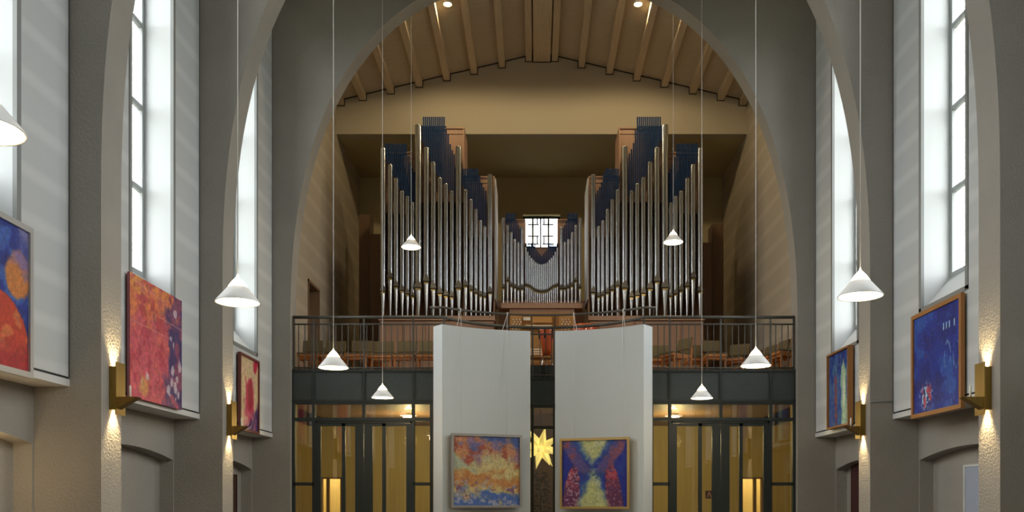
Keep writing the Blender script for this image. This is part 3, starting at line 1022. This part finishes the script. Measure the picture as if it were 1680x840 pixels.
def on_screen(px):
    """point of the screen's front face under a photo column"""
    dx = (px - VX) / F
    # (CX + dx*Y - XSC)^2 + (Y - Y0S)^2 = RS^2
    A, B, C = dx * dx + 1, 2 * (dx * (CX - XSC) - Y0S), (CX - XSC) ** 2 + Y0S ** 2 - RS ** 2
    Y = (-B + math.sqrt(B * B - 4 * A * C)) / (2 * A)
    return Vector((CX + dx * Y, Y - .07, 0))


wires = []
for px0, px1, yt, yb_, art, fr, lab, wpx in (
        (740, 855, 712.5, 833, art_clouds, 'silver', 'yellow, orange and blue cloudlike painting on the left white screen', (757, 832)),
        (919.5, 1033, 718.5, 835, art_hourglass, 'goldframe', 'blue painting with a pale hourglass shape on the right white screen', (942, 1021))):
    a, b = on_screen(px0), on_screen(px1)
    ym = (a.y + b.y) / 2
    zb, ztp = PZ(yb_, ym), PZ(yt, ym)
    painting(lab, (a.x, a.y, zb), (b.x - a.x, b.y - a.y, 0), ztp - zb, art, fr, .045, .06)
    for w in wpx:
        p = on_screen(w)
        xh = PX(w, YH + .4)
        t_ = (p.x - a.x) / (b.x - a.x)
        pt = a.lerp(b, t_)
        ps = on_screen(w)
        wr = thing('hanging_wire', 'thin white picture wire over the %s edge of the %s white screen' % (('left' if w in (757, 942) else 'right'), 'left' if w < 889 else 'right'), 'wire', (pt.x, pt.y + .02, ztp))
        top = Vector((xh, hang_y(xh), ZH))
        edge = Vector((ps.x, ps.y + .055, SCR_TOP + .012))
        low = Vector((pt.x, pt.y + .005, ztp))
        obj('wire', MB().tube([top, edge, Vector((edge.x, edge.y - .004, SCR_TOP - .03)), low], .0032, 5), 'wire', wr)
        obj('loop', MB().tube([top, edge + Vector((-.1 if w < 889 else .06, .14, 0))], .0045, 5), 'wire', wr)
        obj('clip', MB().box(top.x - .012, top.x + .012, top.y - .026, top.y + .026, ZH - .03, ZH + .03), 'wire', wr)

# ------------------------------------------------------------------ brass sconces on the piers
for s, side in ((-1, 'left'), (1, 'right')):
    for y0, where in ((9.30, 'nearer'), (12.91, 'farther')):
        ya, yb = y0 + .17, y0 + .36
        xw = s * W
        z0, z1 = EYE + 1.005, EYE + 1.47
        t_ = thing('wall_sconce', 'brass up-and-down sconce with candle on the %s %s pier' % (where, side), 'sconce', (xw, (ya + yb) / 2, z0))
        d = lambda v: xw - s * v
        # open channel: two side plates and a front plate, lights inside
        obj('channel', MB().box(d(0), d(.075), ya, ya + .008, z0, z1).box(d(0), d(.075), yb - .008, yb, z0, z1), 'brass', t_)
        obj('front_plate', MB().box(d(.075), d(.083), ya - .012, yb + .012, z0 - .05, z1 + .05), 'brass', t_)
        zc_ = z0 + .12
        wd = MB().prism([(d(.083), zc_ - .11), (d(.083), zc_ + .02), (d(.30), zc_ + .02)], 'y', ya + .0, ya + .12)
        obj('candle_bracket', wd, 'brass', t_)
        obj('lamp_tube', MB().box(d(.02), d(.055), ya + .03, yb - .03, z0 + .06, z1 - .06), 'glow', t_)
        cd = tag(obj('candle', MB().lathe((d(.20), ya + .06, zc_ + .02), [(.012, 0), (.012, .12), (.004, .125), (.001, .14)], 10, cap0=True), 'candle'),
                 'white candle standing on the brass sconce of the %s %s pier' % (where, side), 'candle')
        for up in (1, -1):
            zz = z1 - .05 if up > 0 else z0 + .05
            light('sconce_light', 'SPOT', (d(.040), (ya + yb) / 2, zz), 70, (1, .72, .36), (math.pi if up > 0 else 0, 0, 0), spot_size=math.radians(75), spot_blend=.8, shadow_soft_size=.02)
# conduit on the right pier
tag(obj('cable_conduit', MB().tube([(W, 12.90, PZ(659, 12.91)), (XW, 12.90, PZ(659, 12.91))], .012, 6), 'trimgrey'), 'thin grey conduit crossing the right pier beside the sconce', 'conduit')


# ------------------------------------------------------------------ pendant lamps
def pendant(x, y, z, label):
    t_ = thing('pendant_lamp', label, 'lamp', (x, y, z), 'white cone pendant lamps')
    obj('shade', MB().lathe((x, y, z), [(.178, .004), (.190, 0), (.191, .008), (.083, .135), (.078, .135), (.176, .02)], 32), 'shade', t_)
    obj('glowing_cap', MB().lathe((x, y, z), [(.083, .135), (.074, .150), (.050, .185), (.022, .215), (.010, .228), (.004, .25)], 24), 'glowcap', t_)
    obj('diffuser', MB().lathe((x, y, z), [(.001, .012), (.178, .012)], 32), 'glow', t_)
    obj('cable', MB().tube([(x, y, z + .235), (x, y, ceil_z(x) - .04)], .0045, 6), 'wire', t_)
    obj('ceiling_rose', MB().lathe((x, y, ceil_z(x) - .08), [(.001, 0), (.05, .0), (.05, .08)], 16), 'shade', t_)
    light('pendant_light', 'POINT', (x, y, z - .06), 14, (1, .78, .48), shadow_soft_size=.12)


for (px, py, w, lab) in [
        (-30, 214, 131, 'white cone pendant lamp cut off by the left photo edge'),
        (390, 497, 72, 'large white cone pendant lamp in front of the left far window'),
        (547, 604, 50, 'white cone pendant lamp hanging before the left balcony railing'),
        (627.5, 653, 36, 'small white cone pendant lamp before the left dark fascia'),
        (674.5, 406, 32.5, 'glowing cone pendant lamp before the left organ pipes'),
        (1104.5, 398, 32.5, 'glowing cone pendant lamp before the right organ pipes'),
        (1151.5, 654, 36, 'small white cone pendant lamp before the right dark fascia'),
        (1240, 601, 50, 'white cone pendant lamp hanging before the right balcony railing'),
        (1411.5, 487, 72.5, 'large white cone pendant lamp in front of the right far window')]:
    Y = .382 * F / w
    if w in (36,): Y = 15.1
    if w in (50,): Y = 11.1
    pendant(PX(px, Y), Y, PZ(py, Y), lab)

# ------------------------------------------------------------------ ceiling spots of the organ bay
for s, side in ((-1, 'left'), (1, 'right')):
    x = s * 2.02; y = 18.75; z = ceil_z(x)
    t_ = thing('ceiling_spot', 'round warm spotlight on the wooden ceiling %s of the ridge' % side, 'spotlight', (x, y, z - .07))
    obj('can', MB().lathe((x, y, z - .07), [(.085, 0), (.09, 0), (.09, .09), (.06, .09)], 24), 'shade', t_)
    obj('bulb', MB().lathe((x, y, z - .065), [(.001, -.03), (.04, -.024), (.07, .0), (.08, .02)], 20), 'spotglow', t_)
    light('spot_light', 'SPOT', (x, y, z - .14), 190, (1, .77, .44), (0, 0, 0), spot_size=math.radians(178), spot_blend=.25, shadow_soft_size=.15)

# ------------------------------------------------------------------ organ
def interp(pts, x):
    return float(np.interp(x, [p[0] for p in pts], [p[1] for p in pts]))


def pipe(parent, px, w, ymouth, ytop, yfoot, Y):
    r = w / F * Y / 2
    x = PX(px, Y)
    zf, zm, zt_ = PZ(yfoot, Y), PZ(ymouth, Y), PZ(ytop, Y)
    h = zm - zf
    pr = [(r * .22, 0), (r * .30, .02), (r * .95, h - .03), (r, h - .012), (r, h)]
    pr += [(r, h + .03), (r, zt_ - zf - .012), (r, zt_ - zf), (r * .9, zt_ - zf), (r * .88, zt_ - zf - .1)]
    o = obj('organ_pipe', MB().lathe((x, Y, zf), pr, 16), 'tin', parent)
    rr = r * 1.12
    obj('mouth_slot', MB().box(x - r * .95, x + r * .95, Y - r * 1.04, Y - r * .5, zm - .012, zm + .014), 'slot', o)
    lh = min(.21, r * 3.2)
    obj('upper_lip', MB().prism([(x - rr, zm + .014), (x + rr, zm + .014), (x + rr * .95, zm + lh * .25), (x, zm + lh), (x - rr * .95, zm + lh * .25)], 'y', Y - r * 1.07, Y - r * .75), 'lip', o)
    obj('lower_lip', MB().box(x - r * .8, x + r * .8, Y - r * 1.03, Y - r * .6, zm - .045, zm - .012), 'gold', o)
    return o


def rods(parent, x0, x1, step, top, bot, Y, bars=()):
    """top, bot: functions of px giving photo rows"""
    x = x0
    while x <= x1 + .01:
        zt_, zb_ = PZ(top(x), Y), PZ(bot(x), Y)
        if zt_ - zb_ > .03:
            w = step * .36 / F * Y
            X_ = PX(x, Y)
            obj('shade_rod', MB().box(X_ - w, X_ + w, Y - .012, Y + .012, zb_, zt_), 'blue', parent)
        x += step
    for xa, xb, y in bars:
        obj('rod_bar', MB().box(PX(xa, Y), PX(xb, Y), Y + .012, Y + .03, PZ(y + 1.2, Y), PZ(y - 1.2, Y)), 'blue', parent)


MIR = 888.6
OY = 20.0
fields = {
    'A': [(628.6, 8.8, 479, 244), (640.4, 8.5, 457, 271), (650, 8, 471, 293.6), (660, 7.6, 477.5, 314), (668.6, 6.8, 483, 322.5), (677, 6.0, 486.6, 333)],
    'B': [(686.5, 11.5, 473.5, 206), (699.6, 9.6, 463, 243), (711, 9, 474.6, 267), (722, 8.2, 482.5, 292.5), (732, 7.5, 486, 302), (741.5, 7, 488, 314), (752.5, 10, 474, 241)],
    'C': [(764, 7.6, 470, 312), (773, 6.8, 476.5, 328), (781, 6.2, 481, 344), (788.5, 5.8, 485, 362), (795.3, 5.4, 487, 372), (804, 8, 481, 287)]}
rodspec = {
    'A': (632.5, 680, [(632, 236), (667, 236), (667.1, 250), (670, 258), (673, 268), (676, 276), (680, 284)], [(632, 258), (640, 276), (650, 298), (660, 318), (668, 327), (680, 341)], (633, 668, 247)),
    'B': (691.5, 748, [(691, 206), (693.4, 206), (693.5, 192), (731.5, 192), (731.6, 212), (735, 214), (735.5, 233), (738, 235), (742, 247), (748, 258)], [(691, 222), (699.6, 248), (711, 272), (722, 297), (732, 307), (741, 319), (748, 323)], (692, 732, 207.5)),
    'C': (760, 800, [(760, 277), (786.5, 277), (786.6, 290), (789, 297), (792, 305), (795, 310), (800, 318)], [(760, 305), (764, 316), (773, 332), (781, 348), (788, 365), (800, 376)], (760, 788, 289))}
cases = {'A': (624.5, 683, 243.5), 'B': (683, 761, 203), 'C': (761, 811, 284)}
YBASE = 520.5
for s, side in ((0, 'left'), (1, 'right')):
    mx = (lambda p: p) if s == 0 else (lambda p: 2 * MIR - p)
    x0, x1 = sorted((PX(mx(624.5), OY), PX(mx(811), OY)))
    org = thing('organ_case', 'tall %s organ case with silver pipes and stepped blue rods' % side, 'organ', ((x0 + x1) / 2, OY, Z_BALC))
    zb = PZ(YBASE, OY)
    # wooden base with door panels
    obj('base', MB().box(x0, x1, OY - .10, OY + 1.2, Z_BALC, zb - .11), 'owood', org)
    obj('wind_chest', MB().box(x0 - .02, x1 + .02, OY - .16, OY + 1.2, zb - .10, zb), 'owood', org)
    n = 5
    for k in range(n):
        a, b = x0 + (x1 - x0) * k / n, x0 + (x1 - x0) * (k + 1) / n
        obj('base_panel', MB().box(a + .008, b - .008, OY - .125, OY - .10, Z_BALC + .05, zb - .12), 'owood', org)
    for key in 'ABC':
        ca, cb, ct = cases[key]
        xa, xb = sorted((PX(mx(ca), OY), PX(mx(cb), OY)))
        zt_ = PZ(ct, OY)
        zo = PZ(max(p[3] for p in fields[key]) + 12, OY)
        obj('back_panel', MB().box(xa, xb, OY + .20, OY + .24, zo, zt_), 'owood', org)
        obj('rear_wall', MB().box(xa, xb, OY + 1.07, OY + 1.1, zb, zt_ - .03), 'bwood', org)
        for xs_ in (xa, xb - .025):
            obj('side_panel', MB().box(xs_, xs_ + .025, OY + .12, OY + 1.07, zb, zt_ - .03), 'owood', org)
        obj('top_board', MB().box(xa, xb, OY + .18, OY + 1.1, zt_ - .03, zt_), 'owood', org)
        obj('panel_joint', MB().box(xa, xb, OY + .195, OY + .2, zt_ - .16, zt_ - .15), 'slot', org)
        for (px, w, ym, yt) in fields[key]:
            pipe(org, mx(px), w, ym, yt, YBASE, OY)
        ra, rb, tp, bt, bar = rodspec[key]
        if s == 0:
            rods(org, ra, rb, 3.36, lambda q: interp(tp, q), lambda q: interp(bt, q), OY + .07, [(bar[0], bar[1], bar[2]), (bar[0], bar[1], bar[2] + 7)])
        else:
            rods(org, mx(rb), mx(ra), 3.36, lambda q: interp(tp, mx(q)), lambda q: interp(bt, mx(q)), OY + .07, [(mx(bar[1]), mx(bar[0]), bar[2]), (mx(bar[1]), mx(bar[0]), bar[2] + 7)])
    # inner side wall, its pale colour standing for back-window light
    xi = x1 if s == 0 else x0
    e = 1 if s == 0 else -1
    obj('lit_side_board', MB().box(xi, xi + e * .03, OY + .1, OY + 1.2, PZ(489, OY), PZ(290, OY)), 'ledge', org)

# middle division
PY = 20.4
pos = thing('organ_positive', 'small middle organ division with short pipes below the back window', 'organ', (PX(888.6, PY), PY, Z_BALC))
xa, xb = PX(822, PY), PX(955, PY)
zb = PZ(499, PY)
obj('base', MB().box(PX(816, PY), PX(961, PY), PY + .25, PY + .7, Z_BALC, PZ(489, PY)), 'owood', pos)
obj('lower_case', MB().box(PX(836, PY), PX(942, PY), PY - .05, PY + .25, Z_BALC, PZ(508, PY)), 'owood', pos)
obj('wind_chest', MB().box(xa, xb, PY - .14, PY + .3, PZ(507.5, PY), zb), 'owood', pos)
for a, b, t in ((822, 862, 356), (862, 915, 402), (915, 955, 356)):
    obj('back_panel', MB().box(PX(a, PY), PX(b, PY), PY + .18, PY + .21, PZ(t + (40 if t < 400 else 30), PY), PZ(t, PY)), 'owood', pos)
    obj('rear_wall', MB().box(PX(a, PY), PX(b, PY), PY + .47, PY + .5, zb, PZ(t, PY) - .02), 'bwood', pos)
    obj('top_board', MB().box(PX(a, PY), PX(b, PY), PY + .15, PY + .5, PZ(t, PY) - .02, PZ(t, PY)), 'owood', pos)
lp = [(825.8, 5.2, 472.6, 358), (832.7, 5, 461.5, 370), (839, 4.8, 469, 381.5), (845, 4.4, 471.6, 392.6), (850.6, 4.2, 474, 397.7), (856.6, 5.6, 474, 373)]
for p in lp:
    pipe(pos, p[0], p[1], p[2], p[3], 499, PY)
    pipe(pos, 2 * MIR - p[0], p[1], p[2], p[3], 499, PY)
for k in range(-8, 9):
    px = MIR + k * 3.22
    d = abs(k) * 3.22
    pipe(pos, px, 2.9, interp([(0, 479.5), (10, 477), (20, 470), (26, 468)], d), interp([(0, 434), (8, 432), (19, 420), (26, 406)], d), 499, PY)
tpl = [(831, 350), (845.5, 350), (845.6, 361), (848, 363), (851, 370), (853.5, 375)]
btl = [(831, 369), (839, 386), (845, 397), (853.5, 401)]
rods(pos, 831, 853.5, 2.8, lambda q: interp(tpl, q), lambda q: interp(btl, q), PY + .05, [(831, 846, 360)])
rods(pos, 2 * MIR - 853.5, 2 * MIR - 831, 2.8, lambda q: interp(tpl, 2 * MIR - q), lambda q: interp(btl, 2 * MIR - q), PY + .05, [(2 * MIR - 846, 2 * MIR - 831, 360)])
rods(pos, MIR - 25.2, MIR + 25.2, 2.8, lambda q: interp([(0, 420), (9.9, 409), (10, 399), (26, 399)], abs(q - MIR)), lambda q: interp([(0, 437), (8, 435), (19, 424), (26, 410)], abs(q - MIR)), PY + .05,
     [(MIR - 25, MIR - 11, 405), (MIR + 11, MIR + 25, 405)])

# tall square wooden pipes in the niche
for px0, px1, yt, yy, lab in ((589, 607, 352, 22.2, 'taller dark wooden pipe box left of the organ'), (608, 626, 384, 21.6, 'shorter dark wooden pipe box beside the left organ case'),
                              (1168, 1187, 367, 22.2, 'taller dark wooden pipe box right of the organ'), (1153, 1167, 398, 21.6, 'shorter dark wooden pipe box beside the right organ case')):
    a, b, z = PX(px0, yy), PX(px1, yy), PZ(yt, yy)
    t_ = thing('wooden_pipe_box', lab, 'organ', ((a + b) / 2, yy, Z_BALC))
    obj('pipe_body', MB().box(a, b, yy, yy + .5, Z_BALC, z), 'bwood', t_)
    obj('front_board', MB().box(a + .01, b - .01, yy - .02, yy, Z_BALC + .1, z - .02), 'bwood', t_)

# console with stops
KY = 19.3
kon = thing('organ_console', 'orange wood organ console with rows of ivory stop knobs', 'organ console', (PX(888, KY), KY, Z_BALC))
xa, xb = PX(837, KY), PX(943, KY)
obj('console_body', MB().box(xa, xb, KY, KY + .7, Z_BALC, PZ(536, KY)), 'cwood', kon)
obj('console_back', MB().box(xa, xb, KY + .12, KY + .7, PZ(536, KY), PZ(514, KY)), 'cwood', kon)
obj('console_top', MB().box(xa - .03, xb + .03, KY + .08, KY + .72, PZ(514, KY), PZ(514, KY) + .03), 'cwood', kon)
obj('music_desk', MB().obox((PX(871, KY), KY + .05, PZ(529, KY)), (PX(906, KY) - PX(871, KY), 0, 0), (0, .06, .16), (0, -.012, .004)), 'cwood', kon)
for k in range(3):
    obj('keyboard', MB().box(PX(862, KY), PX(906, KY), KY - .12 + .06 * k, KY + .0 + .06 * k, PZ(541 - 3.0 * k, KY), PZ(541 - 3.0 * k, KY) + .025), 'ivory', kon)
for a, b in ((xa, PX(856, KY)), (PX(917, KY), xb)):
    obj('stop_jamb', MB().box(a, b, KY - .06, KY + .12, PZ(543, KY), PZ(516, KY)), 'cwood', kon)
kn = MB().lathe((0, 0, 0), [(.001, .02), (.014, .014), (.018, 0), (.014, -.014), (.001, -.02)], 10).mesh('stop_knob'); kn.materials.append(M['ivory'])
for bx in (842, 922):
    for r in range(5):
        for c in range(3):
            shared('stop_knob', kn, (PX(bx + c * 5.2 + (r % 2) * 2.2, KY), KY - .075, PZ(525.5 + r * 3.9, KY)), kon)
tag(obj('paper_note', MB().obox((PX(858, KY), KY + .04, PZ(525, KY)), (PX(870, KY) - PX(858, KY), 0, 0), (0, .02, .075), (0, -.003, 0)), 'paper'), 'small white paper leaning on the organ console', 'paper')
# bench and pedals
bn = thing('organ_bench', 'orange wooden organ bench seen through the screen gap', 'bench', (PX(884, 18.3), 18.3, Z_BALC))
bx0, bx1 = PX(846, 18.3), PX(912, 18.3)
obj('bench_seat', MB().box(bx0, bx1, 18.15, 18.5, Z_BALC + .50, Z_BALC + .55), 'cwood', bn)
for x in (bx0 + .05, bx1 - .05):
    obj('bench_side', MB().box(x - .02, x + .02, 18.17, 18.48, Z_BALC, Z_BALC + .5), 'cwood', bn)
for z in (.1, .3):
    obj('bench_rail', MB().box(bx0 + .05, bx1 - .05, 18.3, 18.34, Z_BALC + z, Z_BALC + z + .1), 'seatwood', bn)
for k in range(3):
    obj('step_board', MB().box(bx0 + .1, bx0 + .75, 18.42 + .03 * k, 18.45 + .03 * k, Z_BALC + .60 + .055 * k, Z_BALC + .63 + .055 * k), 'ivory', bn)
# conga drum in the gap
dx_, dy_ = PX(897, 17.95), 17.95
cg = thing('conga_drum', 'orange red conga drum standing in the gap between the screens', 'drum', (dx_, dy_, Z_BALC))
z0 = PZ(583, dy_)
hh = PZ(541, dy_) - z0
obj('shell', MB().lathe((dx_, dy_, z0), [(.085, 0), (.10, hh * .2), (.125, hh * .5), (.15, hh * .8), (.155, hh)], 24, cap0=True), 'drumred', cg)
obj('drum_head', MB().lathe((dx_, dy_, z0 + hh), [(.001, .012), (.15, .012), (.158, 0), (.158, -.02)], 24), 'skin', cg)
for k in range(6):
    a = 2 * math.pi * k / 6 + .25
    c_, s_ = math.cos(a), math.sin(a)
    obj('tension_lug', MB().tube([(dx_ + .165 * c_, dy_ + .165 * s_, z0 + hh), (dx_ + .155 * c_, dy_ + .155 * s_, z0 + hh * .62)], .014, 6), 'black', cg)
for k in range(3):
    a = 2 * math.pi * k / 3 + .4
    obj('stand_leg', MB().tube([(dx_ + .07 * math.cos(a), dy_ + .07 * math.sin(a), z0 + .05), (dx_ + .2 * math.cos(a), dy_ + .2 * math.sin(a), Z_BALC + .01)], .012, 6), 'chrome', cg)
# drum behind the right screen
dx_, dy_ = PX(960, 18.3), 18.3
dm = thing('floor_drum', 'orange drum rim peeking above the right white screen', 'drum', (dx_, dy_, Z_BALC))
zt_ = PZ(535, dy_)
obj('shell', MB().lathe((dx_, dy_, Z_BALC + .25), [(.26, 0), (.26, zt_ - Z_BALC - .25)], 28, cap0=True), 'drumred', dm)
obj('hoop', MB().lathe((dx_, dy_, zt_ - .03), [(.275, 0), (.275, .035), (.001, .03)], 28), 'drumred', dm)
for k in range(8):
    a = 2 * math.pi * k / 8
    obj('tension_rod', MB().tube([(dx_ + .285 * math.cos(a), dy_ + .285 * math.sin(a), zt_), (dx_ + .285 * math.cos(a), dy_ + .285 * math.sin(a), zt_ - .35)], .008, 6), 'chrome', dm)
for k in range(3):
    a = 2 * math.pi * k / 3
    obj('leg', MB().tube([(dx_ + .27 * math.cos(a), dy_ + .27 * math.sin(a), Z_BALC + .45), (dx_ + .3 * math.cos(a), dy_ + .3 * math.sin(a), Z_BALC)], .01, 6), 'chrome', dm)


# ------------------------------------------------------------------ choir chairs on the balcony
def make_chair():
    t_ = thing('choir_chair', '', 'chair', (0, 0, 0), 'choir chairs on the balcony')
    # faces -Y; seat .45 high
    obj('seat_shell', MB().obox((-.205, -.225, .385), (.41, 0, 0), (0, .44, -.012), (0, 0, .045)), 'seatwood', t_)
    obj('seat_pad', MB().obox((-.205, -.23, .431), (.41, 0, 0), (0, .43, -.012), (0, 0, .03)), 'cloth', t_)
    obj('backrest', MB().obox((-.203, .19, .55), (.406, 0, 0), (0, .055, .23), (0, .03, -.006)), 'cloth', t_)
    obj('back_shell', MB().obox((-.203, .225, .55), (.406, 0, 0), (0, .055, .23), (0, .012, -.003)), 'seatwood', t_)
    for sx in (-1, 1):
        obj('leg', MB().obox((sx * .18 - .014, -.19, 0), (.028, 0, 0), (0, .035, 0), (0, 0, .415)), 'seatwood', t_)
        obj('leg', MB().obox((sx * .18 - .014, .20, 0), (.028, 0, 0), (0, .035, 0), (0, .045, .56)), 'seatwood', t_)
        obj('side_rail', MB().box(sx * .18 - .012, sx * .18 + .012, -.16, .2, .34, .38), 'seatwood', t_)
    obj('cross_rail', MB().box(-.19, .19, -.18, -.155, .33, .385), 'seatwood', t_)
    return t_


chair0 = make_chair()
chairs = [  # px centre, depth, turn, extra height, label
    (509, 17.55, 0, 0, 'dark olive choir chair at the far left end of the front row'),
    (547, 17.6, 1, 0, 'olive choir chair behind the left pendant lamp, second in its row'),
    (589, 17.55, -3, 0, 'olive choir chair third from the left pier on the balcony'),
    (627, 17.65, 2, 0, 'olive choir chair fourth from the left pier on the balcony'),
    (665, 17.6, -2, 0, 'olive choir chair fifth from the left pier on the balcony'),
    (702, 17.58, 1, 0, 'olive choir chair half hidden beside the left white screen'),
    (528, 18.35, 3, 0, 'olive choir chair in the back row behind the leftmost pair'),
    (613, 18.3, 0, 0.0, 'olive choir chair in the back row with its pale back top showing'),
    (1083, 18.1, 0, -.0, 'olive choir chair set back beside the right white screen'),
    (1108, 17.45, -60, 0, 'choir chair turned sideways with its dark back tilted, near the right screen'),
    (1141, 18.05, 8, 0, 'olive choir chair between the turned chair and the front one'),
    (1172, 17.55, 2, 0, 'upright olive choir chair facing the nave, right of the small lamp'),
    (1208, 18.0, -30, 0, 'olive choir chair turned half left behind the right pendant lamp'),
    (1226, 18.95, -72, 0, 'olive choir chair in profile, deepest of the row along the right wall'),
    (1247, 18.35, -74, 0, 'olive choir chair in profile, third from the right pier'),
    (1268, 17.75, -76, 0, 'olive choir chair in profile, second from the right pier'),
    (1288, 17.18, -78, 0, 'olive choir chair in profile, hard against the right pier'),
]
for k, (px, y, rz, dz, lab) in enumerate(chairs):
    o = chair0 if k == 0 else copy_tree(chair0)
    o.location = (PX(px, y), y, Z_BALC)
    o.rotation_euler = (0, 0, math.radians(rz))
    o['label'] = lab

# ------------------------------------------------------------------ star and plant behind the middle glass
SY = 18.4
sc_ = Vector((PX(887, SY), SY, PZ(735, SY)))
st = thing('paper_star', 'glowing yellow many-pointed paper star hanging in the screen gap', 'star lamp', tuple(sc_))
obj('core', MB().lathe(tuple(sc_), [(.001, -.10), (.06, -.09), (.10, -.04), (.10, .04), (.06, .09), (.001, .10)], 8, smooth=False), 'star', st)
dirs = []
for ax in ((1, 0, 0), (0, 1, 0), (0, 0, 1)):
    for s in (-1, 1): dirs.append(Vector(ax) * s)
for a in (-1, 1):
    for b in (-1, 1):
        dirs += [Vector((a, b, 0)), Vector((a, 0, b)), Vector((0, a, b))]
        for c in (-1, 1): dirs.append(Vector((a, b, c)))
sp = MB(); L, bw = .47, .078
sp.v = [(-bw, -bw, .06), (bw, -bw, .06), (bw, bw, .06), (-bw, bw, .06), (0, 0, L)]
for f in ((0, 1, 4), (1, 2, 4), (2, 3, 4), (3, 0, 4), (3, 2, 1, 0)): sp.face(f)
spm = sp.mesh('spike'); spm.materials.append(M['star'])
tilt = Matrix.Rotation(.22, 3, 'Y') @ Matrix.Rotation(.25, 3, 'X')
for d in dirs:
    o = shared('spike', spm, tuple(sc_), st)
    dd = (tilt @ d).normalized()
    o.rotation_mode = 'QUATERNION'
    o.rotation_quaternion = dd.to_track_quat('Z', 'Y')
obj('cord', MB().tube([tuple(sc_ + Vector((0, 0, .1))), (sc_.x, sc_.y, Z_F0 + .05)], .005, 6), 'black', st)
light('star_light', 'POINT', tuple(sc_ + Vector((0, -.62, -.1))), 1.5, (1, .8, .35), shadow_soft_size=.2)
pl = thing('potted_plant', 'dark leafy plant below the paper star behind the glass', 'plant', (PX(888, 18.6), 18.6, 0))
pc = (PX(888, 18.6), 18.6)
obj('pot', MB().lathe((pc[0], pc[1], 0), [(.14, 0), (.2, .35), (.21, .4), (.18, .4)], 20, cap0=True), 'pot', pl)
obj('stem', MB().tube([(pc[0], pc[1], .3), (pc[0] + .03, pc[1], 1.0), (pc[0] - .02, pc[1], 1.9)], .02, 6), 'leaf', pl)
lf = MB()
rng = random.Random(5)
for k in range(260):
    h = rng.uniform(.6, 2.15); a = rng.uniform(0, 6.28); r = rng.uniform(.03, .42) * (1 - (h - .6) / 2.0)
    p = Vector((pc[0] + r * math.cos(a), pc[1] + r * math.sin(a), h))
    d = Vector((math.cos(a + rng.uniform(-.6, .6)), math.sin(a + rng.uniform(-.6, .6)), rng.uniform(-.5, .6))).normalized()
    sd = d.cross(Vector((0, 0, 1))).normalized() * .028
    q = p + d * .11
    up = Vector((0, 0, .02))
    lf.quad(tuple(p), tuple(p + d * .05 + sd + up), tuple(q), tuple(p + d * .05 - sd + up))
fo = obj('foliage', lf, 'leaf', pl); fo['kind'] = 'stuff'

# ------------------------------------------------------------------ things in the low niches
wx = -XN
lamp = thing('niche_wall_lamp', 'warm wall lamp in the low niche at the left photo edge', 'lamp', (wx + .05, 8.5, EYE + .2))
obj('back_plate', MB().box(wx, wx + .02, 8.44, 8.56, EYE + .2, EYE + .42), 'brass', lamp)
obj('bulb_shade', MB().lathe((wx + .08, 8.5, EYE + .22), [(.05, 0), (.06, .1), (.04, .18)], 16), 'glow', lamp)
light('niche_light', 'POINT', (wx + .22, 8.5, EYE + .3), 4, (1, .62, .25), shadow_soft_size=.06)
nd = sroot('door_7', (XN - .02, 11.45, 0))
zz = PZ(766, 11.8)
obj('door_leaf', MB().box(XN - .03, XN, 11.0, 11.86, 0, zz), 'bluegrey', nd)
obj('door_frame', MB().box(XN - .04, XN, 11.86, 11.9, 0, zz + .03).box(XN - .04, XN, 10.95, 11.0, 0, zz + .03).box(XN - .04, XN, 11.0, 11.86, zz, zz + .03), 'panel', nd)
bz = thing('hanging_banner', 'dark red cloth strip beside the far right pier', 'banner', (XN - .03, 15.75, PZ(900, 16)))
obj('cloth', MB().box(XN - .04, XN - .015, 15.4, 16.14, PZ(900, 16), PZ(757, 16)), 'darkred', bz)
obj('rod', MB().tube([(XN - .03, 15.37, PZ(757, 16)), (XN - .03, 16.17, PZ(757, 16))], .014, 8), 'black', bz)
pf = thing('narrow_poster', 'dark narrow poster on the left wall near the far pier', 'poster', (-XN + .01, 15.9, PZ(850, 16)))
obj('sheet', MB().box(-XN, -XN + .012, 15.6, 16.17, PZ(850, 16), PZ(778, 16)), 'plate', pf)
obj('border', MB().box(-XN, -XN + .018, 16.17, 16.2, PZ(850, 16), PZ(778, 16)), 'black', pf)
